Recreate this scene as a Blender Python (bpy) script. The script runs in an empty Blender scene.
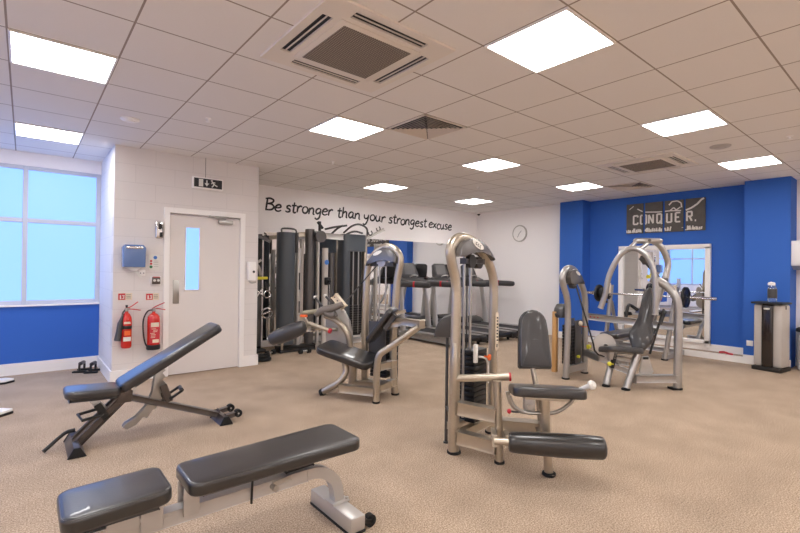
import bpy, bmesh, math, random
from mathutils import Vector, Matrix
random.seed(7)
PI = math.pi
SC = bpy.context.scene
COL = SC.collection

# ---------------------------------------------------------------- camera
HC = 1.4416
YAW, PIT, ROL, FPX = 0.8757, 0.0049, 0.0126, 450.45
fw = Vector((math.cos(YAW)*math.cos(PIT), math.sin(YAW)*math.cos(PIT), math.sin(PIT)))
rt = Vector((math.sin(YAW), -math.cos(YAW), 0))
up = rt.cross(fw)
rt2 = rt*math.cos(ROL) + up*math.sin(ROL)
up2 = -rt*math.sin(ROL) + up*math.cos(ROL)
cam = bpy.data.objects.new('camera', bpy.data.cameras.new('camera'))
COL.objects.link(cam)
cam.data.sensor_width = 36.0
cam.data.lens = 36.0*FPX/800.0
cam.data.clip_start = 0.05
cam.matrix_world = Matrix(((rt2.x, up2.x, -fw.x, 0), (rt2.y, up2.y, -fw.y, 0), (rt2.z, up2.z, -fw.z, HC), (0, 0, 0, 1)))
SC.camera = cam

# ---------------------------------------------------------------- world, exposure
w = bpy.data.worlds.new('world'); SC.world = w; w.use_nodes = True
w.node_tree.nodes['Background'].inputs[0].default_value = (0.45, 0.65, 1.0, 1)
w.node_tree.nodes['Background'].inputs[1].default_value = 0.6
SC.view_settings.view_transform = 'Standard'
SC.view_settings.look = 'None'
SC.view_settings.gamma = 1.0
SC.view_settings.use_curve_mapping = False
SC.view_settings.exposure = 0.12
PANEL_LIGHT = 19.5      # ceiling LED panels
WINDOW_LIGHT = 1.35     # daylight in the frosted glass
SC.cycles.max_bounces = 12
SC.cycles.diffuse_bounces = 8
SC.cycles.glossy_bounces = 5

# ---------------------------------------------------------------- materials
def lin(c):
    return tuple(((v/255)/12.92 if v/255 <= 0.04045 else ((v/255+0.055)/1.055)**2.4) for v in c) + (1.0,)

def mat(name, rgb, rough=0.5, metal=0.0, noise=0.0, nscale=60, bump=0.0, bscale=200, coat=0.0, spec=0.5):
    m = bpy.data.materials.new(name); m.use_nodes = True
    nt = m.node_tree; b = nt.nodes['Principled BSDF']
    b.inputs['Base Color'].default_value = lin(rgb)
    b.inputs['Roughness'].default_value = rough
    b.inputs['Metallic'].default_value = metal
    b.inputs['Coat Weight'].default_value = coat
    b.inputs['Specular IOR Level'].default_value = spec
    tc = nt.nodes.new('ShaderNodeTexCoord')
    if noise > 0:
        n = nt.nodes.new('ShaderNodeTexNoise'); n.inputs['Scale'].default_value = nscale
        n.inputs['Detail'].default_value = 6
        nt.links.new(tc.outputs['Object'], n.inputs['Vector'])
        r = nt.nodes.new('ShaderNodeMapRange')
        r.inputs['From Min'].default_value = 0.3; r.inputs['From Max'].default_value = 0.7
        r.inputs['To Min'].default_value = 1-noise; r.inputs['To Max'].default_value = 1+noise
        nt.links.new(n.outputs['Fac'], r.inputs['Value'])
        mx = nt.nodes.new('ShaderNodeVectorMath'); mx.operation = 'SCALE'
        mx.inputs[0].default_value = lin(rgb)[:3]
        nt.links.new(r.outputs['Result'], mx.inputs['Scale'])
        nt.links.new(mx.outputs['Vector'], b.inputs['Base Color'])
    if bump > 0:
        n2 = nt.nodes.new('ShaderNodeTexNoise'); n2.inputs['Scale'].default_value = bscale
        nt.links.new(tc.outputs['Object'], n2.inputs['Vector'])
        bp = nt.nodes.new('ShaderNodeBump'); bp.inputs['Strength'].default_value = bump
        bp.inputs['Distance'].default_value = 0.01
        nt.links.new(n2.outputs['Fac'], bp.inputs['Height'])
        nt.links.new(bp.outputs['Normal'], b.inputs['Normal'])
    return m

def emit(name, rgb, strength, raw=None, base=.8):
    m = bpy.data.materials.new(name); m.use_nodes = True
    nt = m.node_tree; b = nt.nodes['Principled BSDF']
    b.inputs['Base Color'].default_value = (base, base, base, 1)
    b.inputs['Emission Color'].default_value = raw or lin(rgb)
    b.inputs['Emission Strength'].default_value = strength
    return m

def carpet_mat():
    m = mat('carpet_loop', (190, 158, 132), 0.95, spec=0.15)
    nt = m.node_tree; b = nt.nodes['Principled BSDF']
    tc = nt.nodes.new('ShaderNodeTexCoord')
    def noise(scale, detail):
        n = nt.nodes.new('ShaderNodeTexNoise'); n.inputs['Scale'].default_value = scale
        n.inputs['Detail'].default_value = detail
        nt.links.new(tc.outputs['Object'], n.inputs['Vector']); return n
    n1 = noise(120, 8); n2 = noise(3.0, 5)
    cr = nt.nodes.new('ShaderNodeValToRGB')
    cr.color_ramp.elements[0].position = 0.36; cr.color_ramp.elements[0].color = lin((134, 114, 95))
    cr.color_ramp.elements[1].position = 0.62; cr.color_ramp.elements[1].color = lin((198, 178, 157))
    nt.links.new(n1.outputs['Fac'], cr.inputs['Fac'])
    r = nt.nodes.new('ShaderNodeMapRange')
    r.inputs['From Min'].default_value = 0.3; r.inputs['From Max'].default_value = 0.7
    r.inputs['To Min'].default_value = 0.9; r.inputs['To Max'].default_value = 1.1
    nt.links.new(n2.outputs['Fac'], r.inputs['Value'])
    s = nt.nodes.new('ShaderNodeVectorMath'); s.operation = 'SCALE'
    nt.links.new(cr.outputs['Color'], s.inputs[0]); nt.links.new(r.outputs['Result'], s.inputs['Scale'])
    nt.links.new(s.outputs['Vector'], b.inputs['Base Color'])
    bp = nt.nodes.new('ShaderNodeBump'); bp.inputs['Strength'].default_value = 0.15; bp.inputs['Distance'].default_value = 0.004
    nt.links.new(n1.outputs['Fac'], bp.inputs['Height']); nt.links.new(bp.outputs['Normal'], b.inputs['Normal'])
    return m

def grid_mat(name, base, line, sx, sy, ox, oy, lw, axes=('X', 'Y'), stagger=0.0, rough=0.8, speck=0.03, bump=0.0):
    """flat colour with thin joint lines on a metric grid (suspended ceiling tiles, blockwork)"""
    m = bpy.data.materials.new(name); m.use_nodes = True
    nt = m.node_tree; b = nt.nodes['Principled BSDF']
    b.inputs['Roughness'].default_value = rough
    b.inputs['Specular IOR Level'].default_value = 0.3
    tc = nt.nodes.new('ShaderNodeTexCoord')
    sp = nt.nodes.new('ShaderNodeSeparateXYZ'); nt.links.new(tc.outputs['Object'], sp.inputs[0])
    def mth(op, a, v=None, v2=None):
        n = nt.nodes.new('ShaderNodeMath'); n.operation = op
        for i, q in enumerate((a, v, v2)):
            if q is None: continue
            if isinstance(q, (int, float)): n.inputs[i].default_value = q
            else: nt.links.new(q, n.inputs[i])
        return n.outputs[0]
    v = mth('DIVIDE', mth('SUBTRACT', sp.outputs[axes[1]], oy), sy)
    u = mth('DIVIDE', mth('SUBTRACT', sp.outputs[axes[0]], ox), sx)
    if stagger:
        row = mth('MULTIPLY', mth('MODULO', mth('ADD', mth('FLOOR', v), 100), 2.0), stagger)
        u = mth('ADD', u, row)
    def dist(q, s):
        f = mth('FRACT', mth('ADD', q, 0.5))
        return mth('MULTIPLY', mth('ABSOLUTE', mth('SUBTRACT', f, 0.5)), s)
    d = mth('MINIMUM', dist(u, sx), dist(v, sy))
    k = mth('LESS_THAN', d, lw/2)
    n = nt.nodes.new('ShaderNodeTexNoise'); n.inputs['Scale'].default_value = 130; n.inputs['Detail'].default_value = 3
    nt.links.new(tc.outputs['Object'], n.inputs['Vector'])
    r = nt.nodes.new('ShaderNodeMapRange'); r.inputs['To Min'].default_value = 1-speck; r.inputs['To Max'].default_value = 1+speck
    nt.links.new(n.outputs['Fac'], r.inputs['Value'])
    s = nt.nodes.new('ShaderNodeVectorMath'); s.operation = 'SCALE'; s.inputs[0].default_value = lin(base)[:3]
    nt.links.new(r.outputs['Result'], s.inputs['Scale'])
    mx = nt.nodes.new('ShaderNodeMix'); mx.data_type = 'RGBA'
    nt.links.new(k, mx.inputs['Factor']); nt.links.new(s.outputs['Vector'], mx.inputs['A']); mx.inputs['B'].default_value = lin(line)
    nt.links.new(mx.outputs['Result'], b.inputs['Base Color'])
    if bump:
        bp = nt.nodes.new('ShaderNodeBump'); bp.inputs['Strength'].default_value = bump; bp.inputs['Distance'].default_value = 0.004
        bp.invert = True
        nt.links.new(mth('SMOOTH_MAX', k, 0.0, 0.1), bp.inputs['Height']); nt.links.new(bp.outputs['Normal'], b.inputs['Normal'])
    return m

M = {
 'carpet': carpet_mat(),
 'ceiling': grid_mat('ceiling_tiles', (234, 230, 226), (158, 146, 136), .6, .6, -.1032, 3.1286, .012, speck=.02),  # dark lines put the shadow gaps along the T-bars into the colour
 'block': grid_mat('painted_blockwork', (226, 221, 218), (217, 212, 209), .45, .225, .83, .0, .008, ('X', 'Z'), .5, bump=.35, speck=.02),
 'block_side': grid_mat('painted_blockwork_side', (228, 225, 224), (219, 216, 215), .45, .225, 6.45, .0, .008, ('Y', 'Z'), .5, bump=.35, speck=.02),
 'wall': mat('white_wall_paint', (250, 246, 245), .8, bump=.05),
 'blue': mat('blue_wall_paint', (46, 100, 190), .75, bump=.05),
 'gloss_white': mat('white_gloss_paint', (246, 243, 240), .35),
 'door': mat('white_door_paint', (228, 222, 218), .45),
 'frame_alu': mat('white_window_frame', (196, 200, 212), .4),
 'steel': mat('brushed_steel', (180, 178, 174), .3, .9),
 'chrome': mat('chrome', (215, 215, 215), .12, 1.0),
 'champ': mat('champagne_metallic_paint', (190, 180, 164), .3, .8, noise=.03, nscale=30),
 'silver': mat('silver_metallic_paint', (182, 180, 178), .32, .8, noise=.03, nscale=30),
 'grey_paint': mat('light_grey_paint', (190, 186, 182), .36, .5),
 'bronze': mat('dark_bronze_paint', (96, 88, 84), .32, .6),
 'vinyl': mat('black_vinyl', (38, 36, 35), .33, 0, bump=.04, bscale=160, coat=.3, spec=.7),
 'vinyl_b': mat('charcoal_vinyl', (40, 40, 43), .3, 0, bump=.04, bscale=160, coat=.5, spec=.7),
 'olive_d': mat('brown_grey_foam', (118, 110, 102), .5),
 'vinyl_g': mat('grey_vinyl', (58, 57, 58), .36, 0, coat=.3, bump=.05, bscale=160),
 'black': mat('black_plastic', (26, 25, 25), .45),
 'rubber': mat('black_rubber', (20, 20, 20), .8),
 'dark': mat('dark_grey_plastic', (70, 68, 68), .4),
 'shroud': mat('slate_shroud', (74, 80, 86), .3, .1),
 'cap': mat('grey_shroud_plastic', (116, 114, 114), .25, .5),
 'plate': mat('black_weight_plate', (34, 34, 36), .4, .3),
 'stripe': mat('pale_decal', (228, 226, 220), .5),
 'red': mat('extinguisher_red', (205, 38, 28), .25, coat=.5),
 'redp': mat('red_plastic', (198, 44, 56), .4),
 'orange': mat('orange_plastic', (240, 110, 50), .4),
 'yellow': mat('yellow_plastic', (226, 220, 70), .4),
 'tan': mat('tan_panel', (196, 152, 96), .5),
 'cream': mat('cream_label', (226, 212, 190), .5),
 'ink': mat('black_ink', (30, 26, 28), .5),
 'poster': mat('grey_canvas', (92, 88, 84), .7, noise=.12, nscale=12),
 'poster_w': mat('white_canvas_print', (226, 222, 216), .7),
 'disp': mat('blue_translucent_plastic', (98, 126, 176), .2, coat=.4),
 'dkglass': mat('dark_smoked_glass', (38, 30, 28), .12, coat=.5),
 'bin': mat('beige_grey_plastic', (190, 184, 178), .45),
 'grille': None,
 'louvre': mat('grey_louvre', (214, 202, 190), .5),
 'acpanel': mat('ivory_plastic', (230, 222, 212), .45),
 'led': emit('led_panel_diffuser', None, PANEL_LIGHT, (1.0, .975, .96, 1)),
 'frost': emit('frosted_daylit_glass', None, WINDOW_LIGHT, (.235, .49, 1.25, 1), .06),
 'blue_item': mat('blue_plastic', (60, 120, 200), .35),
 'green': mat('green_sign', (30, 120, 70), .5),
 'olive': mat('olive_grey_grip', (150, 142, 118), .6),
 'belt': mat('treadmill_belt', (52, 50, 52), .7),
 'screen': mat('dark_screen', (112, 112, 112), .2, coat=.6),
 'gun': mat('gunmetal', (96, 94, 94), .35, .6),
 'plinth': mat('plinth_carpet', (172, 154, 138), .95, noise=.15, nscale=120),
}
M['grille'] = grid_mat('grille_mesh', (176, 164, 152), (112, 104, 96), .016, .016, 0, 0, .008, speck=.02)
m = bpy.data.materials.new('mirror_glass'); m.use_nodes = True
b_ = m.node_tree.nodes['Principled BSDF']
b_.inputs['Base Color'].default_value = (.86, .87, .87, 1); b_.inputs['Metallic'].default_value = 1; b_.inputs['Roughness'].default_value = 0.01
M['mirror'] = m
M['clear'] = mat('clear_plastic', (200, 220, 240), .05)
M['clear'].node_tree.nodes['Principled BSDF'].inputs['Transmission Weight'].default_value = .85

# ---------------------------------------------------------------- mesh helpers
def V(*a): return Vector(a[0] if len(a) == 1 else a)

def smooth_path(pts, n=6):
    pts = [V(p) for p in pts]
    if len(pts) < 3: return pts
    out = []
    for i in range(len(pts)-1):
        p0 = pts[i-1] if i > 0 else pts[0]*2 - pts[1]
        p1, p2 = pts[i], pts[i+1]
        p3 = pts[i+2] if i+2 < len(pts) else pts[-1]*2 - pts[-2]
        for k in range(n):
            t = k/n
            out.append(0.5*((2*p1) + (-p0+p2)*t + (2*p0-5*p1+4*p2-p3)*t*t + (-p0+3*p1-3*p2+p3)*t**3))
    out.append(pts[-1])
    return out

class MB:
    def __init__(s): s.bm = bmesh.new()
    def xf(s, verts, rot, c):
        for v in verts:
            v.co = (rot @ v.co if rot else v.co) + V(c)
    def box(s, c, size, rot=None, bev=0.0, seg=2):
        r = bmesh.ops.create_cube(s.bm, size=1.0)
        vs = r['verts']
        for v in vs: v.co = V(v.co.x*size[0], v.co.y*size[1], v.co.z*size[2])
        if rot is not None and not isinstance(rot, Matrix):
            rot = Matrix.Rotation(rot, 3, 'Z')
        s.xf(vs, rot, c)
        if bev > 0:
            es = list({e for v in vs for e in v.link_edges})
            bmesh.ops.bevel(s.bm, geom=es, offset=min(bev, min(size)*.49), segments=seg, affect='EDGES', profile=.5)
        return s
    def bar(s, p0, p1, w, h, bev=.004, upv=(0, 0, 1)):
        """rectangular box section from p0 to p1, w sideways, h along up"""
        p0, p1 = V(p0), V(p1); d = (p1-p0); L = d.length; d.normalize()
        u = V(upv); sd = d.cross(u)
        if sd.length < 1e-4: sd = d.cross(V(1, 0, 0))
        sd.normalize(); u2 = sd.cross(d).normalized()
        R = Matrix((d, sd, u2)).transposed()
        return s.box((p0+p1)/2, (L, w, h), R, bev)
    def tube(s, pts, r, seg=14, smooth=0, rb=None, side=None, caps=True):
        """round or oval tube; r number or list; rb = second radius; side = vector giving the rb axis"""
        P = [V(p) for p in pts]
        n0 = len(P)
        if smooth:
            if isinstance(r, (list, tuple)):
                rr = []
                for i in range(n0-1):
                    for k in range(smooth): rr.append(r[i]+(r[i+1]-r[i])*k/smooth)
                rr.append(r[-1]); r = rr
            P = smooth_path(P, smooth)
        N = len(P)
        rad = r if isinstance(r, (list, tuple)) else [r]*N
        T = []
        for i in range(N):
            a = P[max(i-1, 0)]; b = P[min(i+1, N-1)]
            t = (b-a); t = t.normalized() if t.length > 1e-9 else V(0, 0, 1); T.append(t)
        nrm = V(side) if side is not None else (V(0, 0, 1) if abs(T[0].z) < .9 else V(1, 0, 0))
        rings = []
        for i in range(N):
            t = T[i]
            if side is not None: nrm = V(side)
            nrm = nrm - t*nrm.dot(t)
            if nrm.length < 1e-5: nrm = t.orthogonal()
            nrm.normalize(); bn = t.cross(nrm)
            ring = []
            for k in range(seg):
                a = 2*PI*k/seg
                ra = rad[i]; rB = (rb if rb is not None else 1.0)
                rB = rb*(rad[i]/max(rad)) if rb is not None else ra
                ring.append(s.bm.verts.new(P[i] + nrm*math.cos(a)*rB + bn*math.sin(a)*ra))
            rings.append(ring)
        for i in range(N-1):
            for k in range(seg):
                s.bm.faces.new((rings[i][k], rings[i][(k+1) % seg], rings[i+1][(k+1) % seg], rings[i+1][k]))
        if caps:
            s.bm.faces.new(list(reversed(rings[0]))); s.bm.faces.new(rings[-1])
        return s
    def cyl(s, p0, p1, r, seg=20, r2=None):
        return s.tube([p0, p1], [r, r if r2 is None else r2], seg)
    def lathe(s, prof, c=(0, 0, 0), axis=(0, 0, 1), seg=24, ring=False):
        """prof list of (radius, distance along axis)"""
        ax = V(axis).normalized(); n = ax.orthogonal().normalized(); b = ax.cross(n)
        rings = []
        for r, h in prof:
            rings.append([s.bm.verts.new(V(c)+ax*h+(n*math.cos(2*PI*k/seg)+b*math.sin(2*PI*k/seg))*max(r, 1e-4)) for k in range(seg)])
        N = len(rings)
        for i in range(N if ring else N-1):
            A, C = rings[i], rings[(i+1) % N]
            for k in range(seg):
                s.bm.faces.new((A[k], A[(k+1) % seg], C[(k+1) % seg], C[k]))
        if not ring:
            s.bm.faces.new(list(reversed(rings[0]))); s.bm.faces.new(rings[-1])
        return s
    def torus(s, c, axis, R, r, seg=28, rs=8, a0=0, a1=2*PI):
        ax = V(axis).normalized(); n = ax.orthogonal().normalized(); b = ax.cross(n)
        full = abs(a1-a0-2*PI) < 1e-6
        N = seg if full else seg+1
        rings = []
        for i in range(N):
            a = a0+(a1-a0)*i/seg; rd = n*math.cos(a)+b*math.sin(a)
            rings.append([s.bm.verts.new(V(c)+rd*(R+r*math.cos(2*PI*k/rs))+ax*r*math.sin(2*PI*k/rs)) for k in range(rs)])
        for i in range(N if full else N-1):
            A = rings[i]; Bq = rings[(i+1) % N]
            for k in range(rs): s.bm.faces.new((A[k], A[(k+1) % rs], Bq[(k+1) % rs], Bq[k]))
        if not full:
            s.bm.faces.new(rings[0]); s.bm.faces.new(list(reversed(rings[-1])))
        return s
    def prism(s, pts, o, ax, ay, th, bev=0.0):
        """polygon pts (a,b) in the plane o+a*ax+b*ay, thickness th along ax x ay (centred)"""
        ax, ay = V(ax).normalized(), V(ay).normalized(); n = ax.cross(ay).normalized()
        f = [s.bm.verts.new(V(o)+ax*a+ay*b-n*th/2) for a, b in pts]
        g = [s.bm.verts.new(V(o)+ax*a+ay*b+n*th/2) for a, b in pts]
        k = len(pts)
        fs = [s.bm.faces.new(f), s.bm.faces.new(list(reversed(g)))]
        for i in range(k): s.bm.faces.new((f[i], f[(i+1) % k], g[(i+1) % k], g[i]))
        if bev > 0:
            es = [e for q in fs for e in q.edges]
            bmesh.ops.bevel(s.bm, geom=list(set(es)), offset=bev, segments=2, affect='EDGES', profile=.5)
        return s
    def pad(s, out, T, e=.02, crown=.012, rot=None, c=(0, 0, 0), under=.4):
        """upholstered pad: closed outline (x,y) counter-clockwise, thickness T, rounded edge e"""
        n = len(out)
        def inset(d):
            res = []
            for i in range(n):
                a = V(out[i-1][0], out[i-1][1], 0); p = V(out[i][0], out[i][1], 0); q = V(out[(i+1) % n][0], out[(i+1) % n][1], 0)
                t = ((p-a).normalized()+(q-p).normalized())
                if t.length < 1e-6: t = (q-p)
                t.normalize(); res.append(p + V(-t.y, t.x, 0)*d)
            return res
        cx = sum(p[0] for p in out)/n; cy = sum(p[1] for p in out)/n
        lay = [(-T/2, e*under), (-T/2+e*.35, e*.1), (-T/2+e*.6, 0), (T/2-e, 0), (T/2-e*.62, e*.06), (T/2-e*.3, e*.28), (T/2-e*.08, e*.65), (T/2, e*1.1)]
        rings = [[s.bm.verts.new(V(p.x, p.y, z)) for p in inset(d)] for z, d in lay]
        last = inset(e*1.1)
        for f_, h in ((.82, .55), (.55, .85), (.25, 1.0)):
            rings.append([s.bm.verts.new(V(cx+(p.x-cx)*f_, cy+(p.y-cy)*f_, T/2+crown*h)) for p in last])
        vs = [v for r in rings for v in r]
        for i in range(len(rings)-1):
            for k in range(n):
                s.bm.faces.new((rings[i][k], rings[i][(k+1) % n], rings[i+1][(k+1) % n], rings[i+1][k]))
        s.bm.faces.new(list(reversed(rings[0]))); s.bm.faces.new(rings[-1])
        s.xf(vs, rot, c)
        return s
    def build(s, name, m, parent=None, smooth=True):
        bmesh.ops.recalc_face_normals(s.bm, faces=s.bm.faces)
        me = bpy.data.meshes.new(name); s.bm.to_mesh(me); s.bm.free()
        me.materials.append(M[m] if isinstance(m, str) else m)
        o = bpy.data.objects.new(name, me); COL.objects.link(o)
        if parent is not None: o.parent = parent
        if smooth:
            me.polygons.foreach_set('use_smooth', [True]*len(me.polygons))
            try: me.set_sharp_from_angle(angle=math.radians(38))
            except Exception: pass
        return o

def seam(out, d, z, rot, c, name, m, parent, r=.0022):
    n = len(out); P = []
    for i in range(n):
        a = V(out[i-1][0], out[i-1][1], 0); p = V(out[i][0], out[i][1], 0); q = V(out[(i+1) % n][0], out[(i+1) % n][1], 0)
        t = ((p-a).normalized()+(q-p).normalized()); t.normalize()
        w_ = p + V(-t.y, t.x, 0)*d; w_.z = z
        P.append((rot @ w_ if rot is not None else w_) + V(c))
    P.append(P[0]); P.append(P[1])
    b = MB(); b.tube(P, r, 6, caps=False); return b.build(name, m, parent)

def rrect(w, h, r, n=5, cx=0, cy=0):
    out = []
    for sx, sy, a0 in ((1, 1, 0), (-1, 1, PI/2), (-1, -1, PI), (1, -1, 1.5*PI)):
        for k in range(n+1):
            a = a0 + PI/2*k/n
            out.append((cx+sx*(w/2-r)+r*math.cos(a), cy+sy*(h/2-r)+r*math.sin(a)))
    return out

def tag(o, label=None, cat=None, group=None, kind=None):
    if label: o['label'] = label
    if cat: o['category'] = cat
    if group: o['group'] = group
    if kind: o['kind'] = kind
    return o

def thing(name, label, cat, loc=(0, 0, 0), rz=0.0, group=None):
    o = bpy.data.objects.new(name, None); COL.objects.link(o)
    o.location = loc; o.rotation_euler = (0, 0, rz); o.empty_display_size = .1
    return tag(o, label, cat, group)

def struct(name, mb, m, parent=None, smooth=False):
    o = mb.build(name, m, parent, smooth)
    if parent is None: o['kind'] = 'structure'
    return o

def copy_tree(o, parent=None):
    c = o.copy(); COL.objects.link(c)
    if parent is not None: c.parent = parent
    for ch in list(o.children): copy_tree(ch, c)
    return c

def R3(ax, deg): return Matrix.Rotation(math.radians(deg), 3, ax)

# ================================================================ THE SETTING
ZC = 2.9126
def B1(c0, c1):  # box from corner to corner
    mb = MB(); mb.box([(c0[i]+c1[i])/2 for i in range(3)], [abs(c1[i]-c0[i]) for i in range(3)]); return mb
XL, YB = -3.4, -4.2
struct('floor', B1((XL-.2, YB-.2, -.1), (10.6, 8.2, 0)), 'carpet')
struct('ceiling', B1((XL-.2, YB-.2, ZC), (10.6, 8.2, ZC+.1)), 'ceiling')
# window wall on the left (Y = 7.69)
WY = 7.69
struct('wall_window_lower', B1((XL, WY, 0), (.83, WY+.2, .9)), 'blue')
struct('wall_window_head', B1((XL, WY, 2.735), (.83, WY+.2, ZC)), 'wall')
struct('trim_1', B1((XL, WY-.03, .885), (.83, WY+.12, .905)), 'gloss_white')
struct('baseboard_window', B1((XL, WY-.018, 0), (.83, WY, .15)), 'gloss_white')
wf = MB()
for xx in (-3.3, -2.475, -1.65, -.825, 0.0, .803):
    wf.box((xx, WY+.05, 1.82), (.055, .06, 1.83), bev=.006)
for zz in (.93, 2.018, 2.715): wf.box((-1.28, WY+.052, zz), (4.2, .054, .06), bev=.006)
w1 = struct('window_1', wf, 'frame_alu')
pn = MB()
for i in range(5):
    x0 = -3.3+.825*i
    for z0, z1 in ((.96, 1.99), (2.05, 2.69)):
        pn.box((x0+.4125, WY+.06, (z0+z1)/2), (.77, .012, z1-z0))
p = pn.build('pane', 'frost', w1, False)
# left wall with a second window (seen in the mirror)
struct('wall_left_lower', B1((XL-.2, YB, 0), (XL, WY+.2, .9)), 'wall')
struct('wall_left_head', B1((XL-.2, YB, 2.735), (XL, WY+.2, ZC)), 'wall')
struct('wall_left_pier', B1((XL-.2, YB, .9), (XL, 3.2, 2.735)), 'wall')
wf = MB()
for k in range(6): wf.box((XL-.05, 3.22+.88*k, 1.82), (.06, .055, 1.83), bev=.006)
for zz in (.93, 2.018, 2.715): wf.box((XL-.05, 5.4, zz), (.06, 4.5, .06), bev=.006)
w2 = struct('window_2', wf, 'frame_alu')
pn = MB()
for k in range(5):
    for z0, z1 in ((.96, 1.99), (2.05, 2.69)): pn.box((XL-.06, 3.66+.88*k, (z0+z1)/2), (.012, .82, z1-z0))
pn.build('pane', 'frost', w2, False)
struct('wall_back', B1((XL-.2, YB-.2, 0), (10.6, YB, ZC)), 'wall')
# blockwork room with the door
DY, DX0, DX1 = 6.447, .83, 2.644
struct('wall_door_left', B1((DX0, DY, 0), (1.44, DY+.15, ZC)), 'block')
struct('wall_door_right', B1((2.39, DY, 0), (DX1, 7.79, ZC)), 'block')
struct('wall_door_head', B1((1.44, DY, 2.145), (2.39, DY+.15, ZC)), 'block')
struct('wall_door_side', B1((DX0+.0, DY+.15, 0), (DX0+.12, WY+.2, ZC)), 'block_side')
struct('baseboard_door_left', B1((DX0-.018, DY-.018, 0), (1.385, DY, .15)), 'gloss_white')
struct('baseboard_side', B1((DX0-.018, DY, 0), (DX0, WY, .15)), 'gloss_white')
struct('baseboard_door_right', B1((2.44, DY-.018, 0), (DX1+.018, DY, .15)), 'gloss_white')
struct('baseboard_return', B1((DX1, DY, 0), (DX1+.018, 7.79, .15)), 'gloss_white')
struct('door_light_stop', B1((1.44, DY+.08, 0), (2.39, DY+.15, 2.145)), 'wall')  # unseen slab added behind the leaf to stop light leaking round it
d = MB()
d.box((1.418, DY+.02, 1.07), (.07, .09, 2.14), bev=.006); d.box((2.41, DY+.02, 1.07), (.07, .09, 2.14), bev=.006)
d.box((1.914, DY+.02, 2.17), (1.062, .09, .07), bev=.006)
d1 = struct('door_1', d, 'gloss_white')
lf = MB()
DF = DY+.012
lf.box((1.553, DF+.022, 1.06), (.185, .044, 2.1)); lf.box((2.102, DF+.022, 1.06), (.54, .044, 2.1))
lf.box((1.739, DF+.022, .565), (.19, .044, 1.11)); lf.box((1.739, DF+.022, 2.035), (.19, .044, .15))
leaf = lf.build('door_leaf', 'door', d1, False)
b = MB()
for x_, z_, sx, sz in ((1.65, 1.54, .012, .86), (1.828, 1.54, .012, .86), (1.739, 1.96, .19, .012), (1.739, 1.12, .19, .012)):
    b.box((x_, DF-.002, z_), (sx, .014, sz), bev=.002)
b.build('glazing_bead', 'gloss_white', leaf)
B1((1.65, DF+.015, 1.12), (1.83, DF+.025, 1.96)).build('pane', 'frost', leaf, False)
b = MB(); b.box((1.54, DF-.003, 1.10), (.075, .006, .31), bev=.002); b.build('push_plate', 'steel', leaf)
b = MB(); b.box((2.16, DY-.03, 2.06), (.2, .06, .055), bev=.012)
b.bar((2.15, DY-.05, 2.1), (1.93, DY-.075, 2.125), .02, .008); b.bar((1.93, DY-.075, 2.125), (2.2, DY-.01, 2.135), .02, .008)
tag(b.build('door_closer', 'steel', leaf), 'silver door closer with folding arm')
# mirror wall and clock wall
MY = 7.79
struct('wall_mirror', B1((DX1, MY, 0), (10.6, MY+.2, ZC)), 'wall')
struct('baseboard_mirror', B1((DX1+.02, MY-.018, 0), (9.18, MY, .1)), 'gloss_white')
struct('wall_clock', B1((9.1, 5.257, 0), (9.4, MY, ZC)), 'wall')
struct('baseboard_clock', B1((9.082, 5.257, 0), (9.1, MY, .14)), 'gloss_white')
XP, XR = 8.86, 9.18
struct('wall_pillar_far', B1((XP, 4.74, 0), (9.45, 5.257, ZC)), 'blue')
struct('wall_recess', B1((XR, 2.0, 0), (9.45, 4.75, ZC)), 'blue')
struct('wall_pillar_near', B1((XP, 1.445, 0), (9.45, 2.015, ZC)), 'blue')
struct('wall_right', B1((9.3, YB, 0), (9.5, 1.45, ZC)), 'wall')
struct('baseboard_pillar_far', B1((XP-.018, 4.72, 0), (XP, 5.27, .14)), 'gloss_white')
struct('baseboard_pillar_near', B1((XP-.018, 1.43, 0), (XP, 2.015, .14)), 'gloss_white')
struct('baseboard_right', B1((9.282, YB, 0), (9.3, 1.445, .14)), 'gloss_white')
struct('trim_2', B1((XP-.018, 2.015, 0), (XP+.01, 4.74, .1)), 'gloss_white')
struct('trim_3', B1((XP+.01, 2.015, 0), (XR, 4.74, .085)), 'plinth')
struct('baseboard_recess', B1((XR-.018, 2.015, .085), (XR, 4.74, .2)), 'gloss_white')

# ================================================================ MIRRORS
tag(B1((3.3, MY-.008, .12), (8.2, MY, 2.07)).build('wall_mirror_panel', 'mirror', None, False),
    'wide frameless wall mirror behind the cable machines and treadmills', 'mirror')
fm = thing('framed_mirror', 'white framed mirror on the blue wall behind the barbell', 'mirror', (XR, 3.335, .2))
b = MB()
for y_ in (-.745, .745): b.box((-.03, y_, .82), (.06, .085, 1.75), bev=.006)
b.box((-.03, 0, 1.7), (.06, 1.575, .085), bev=.006); b.box((-.03, 0, .03), (.06, 1.575, .06), bev=.006)
b.build('frame', 'gloss_white', fm)
b = MB(); b.box((-.008, 0, .85), (.012, 1.42, 1.64)); b.build('mirror_glass', 'mirror', fm, False)

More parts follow.
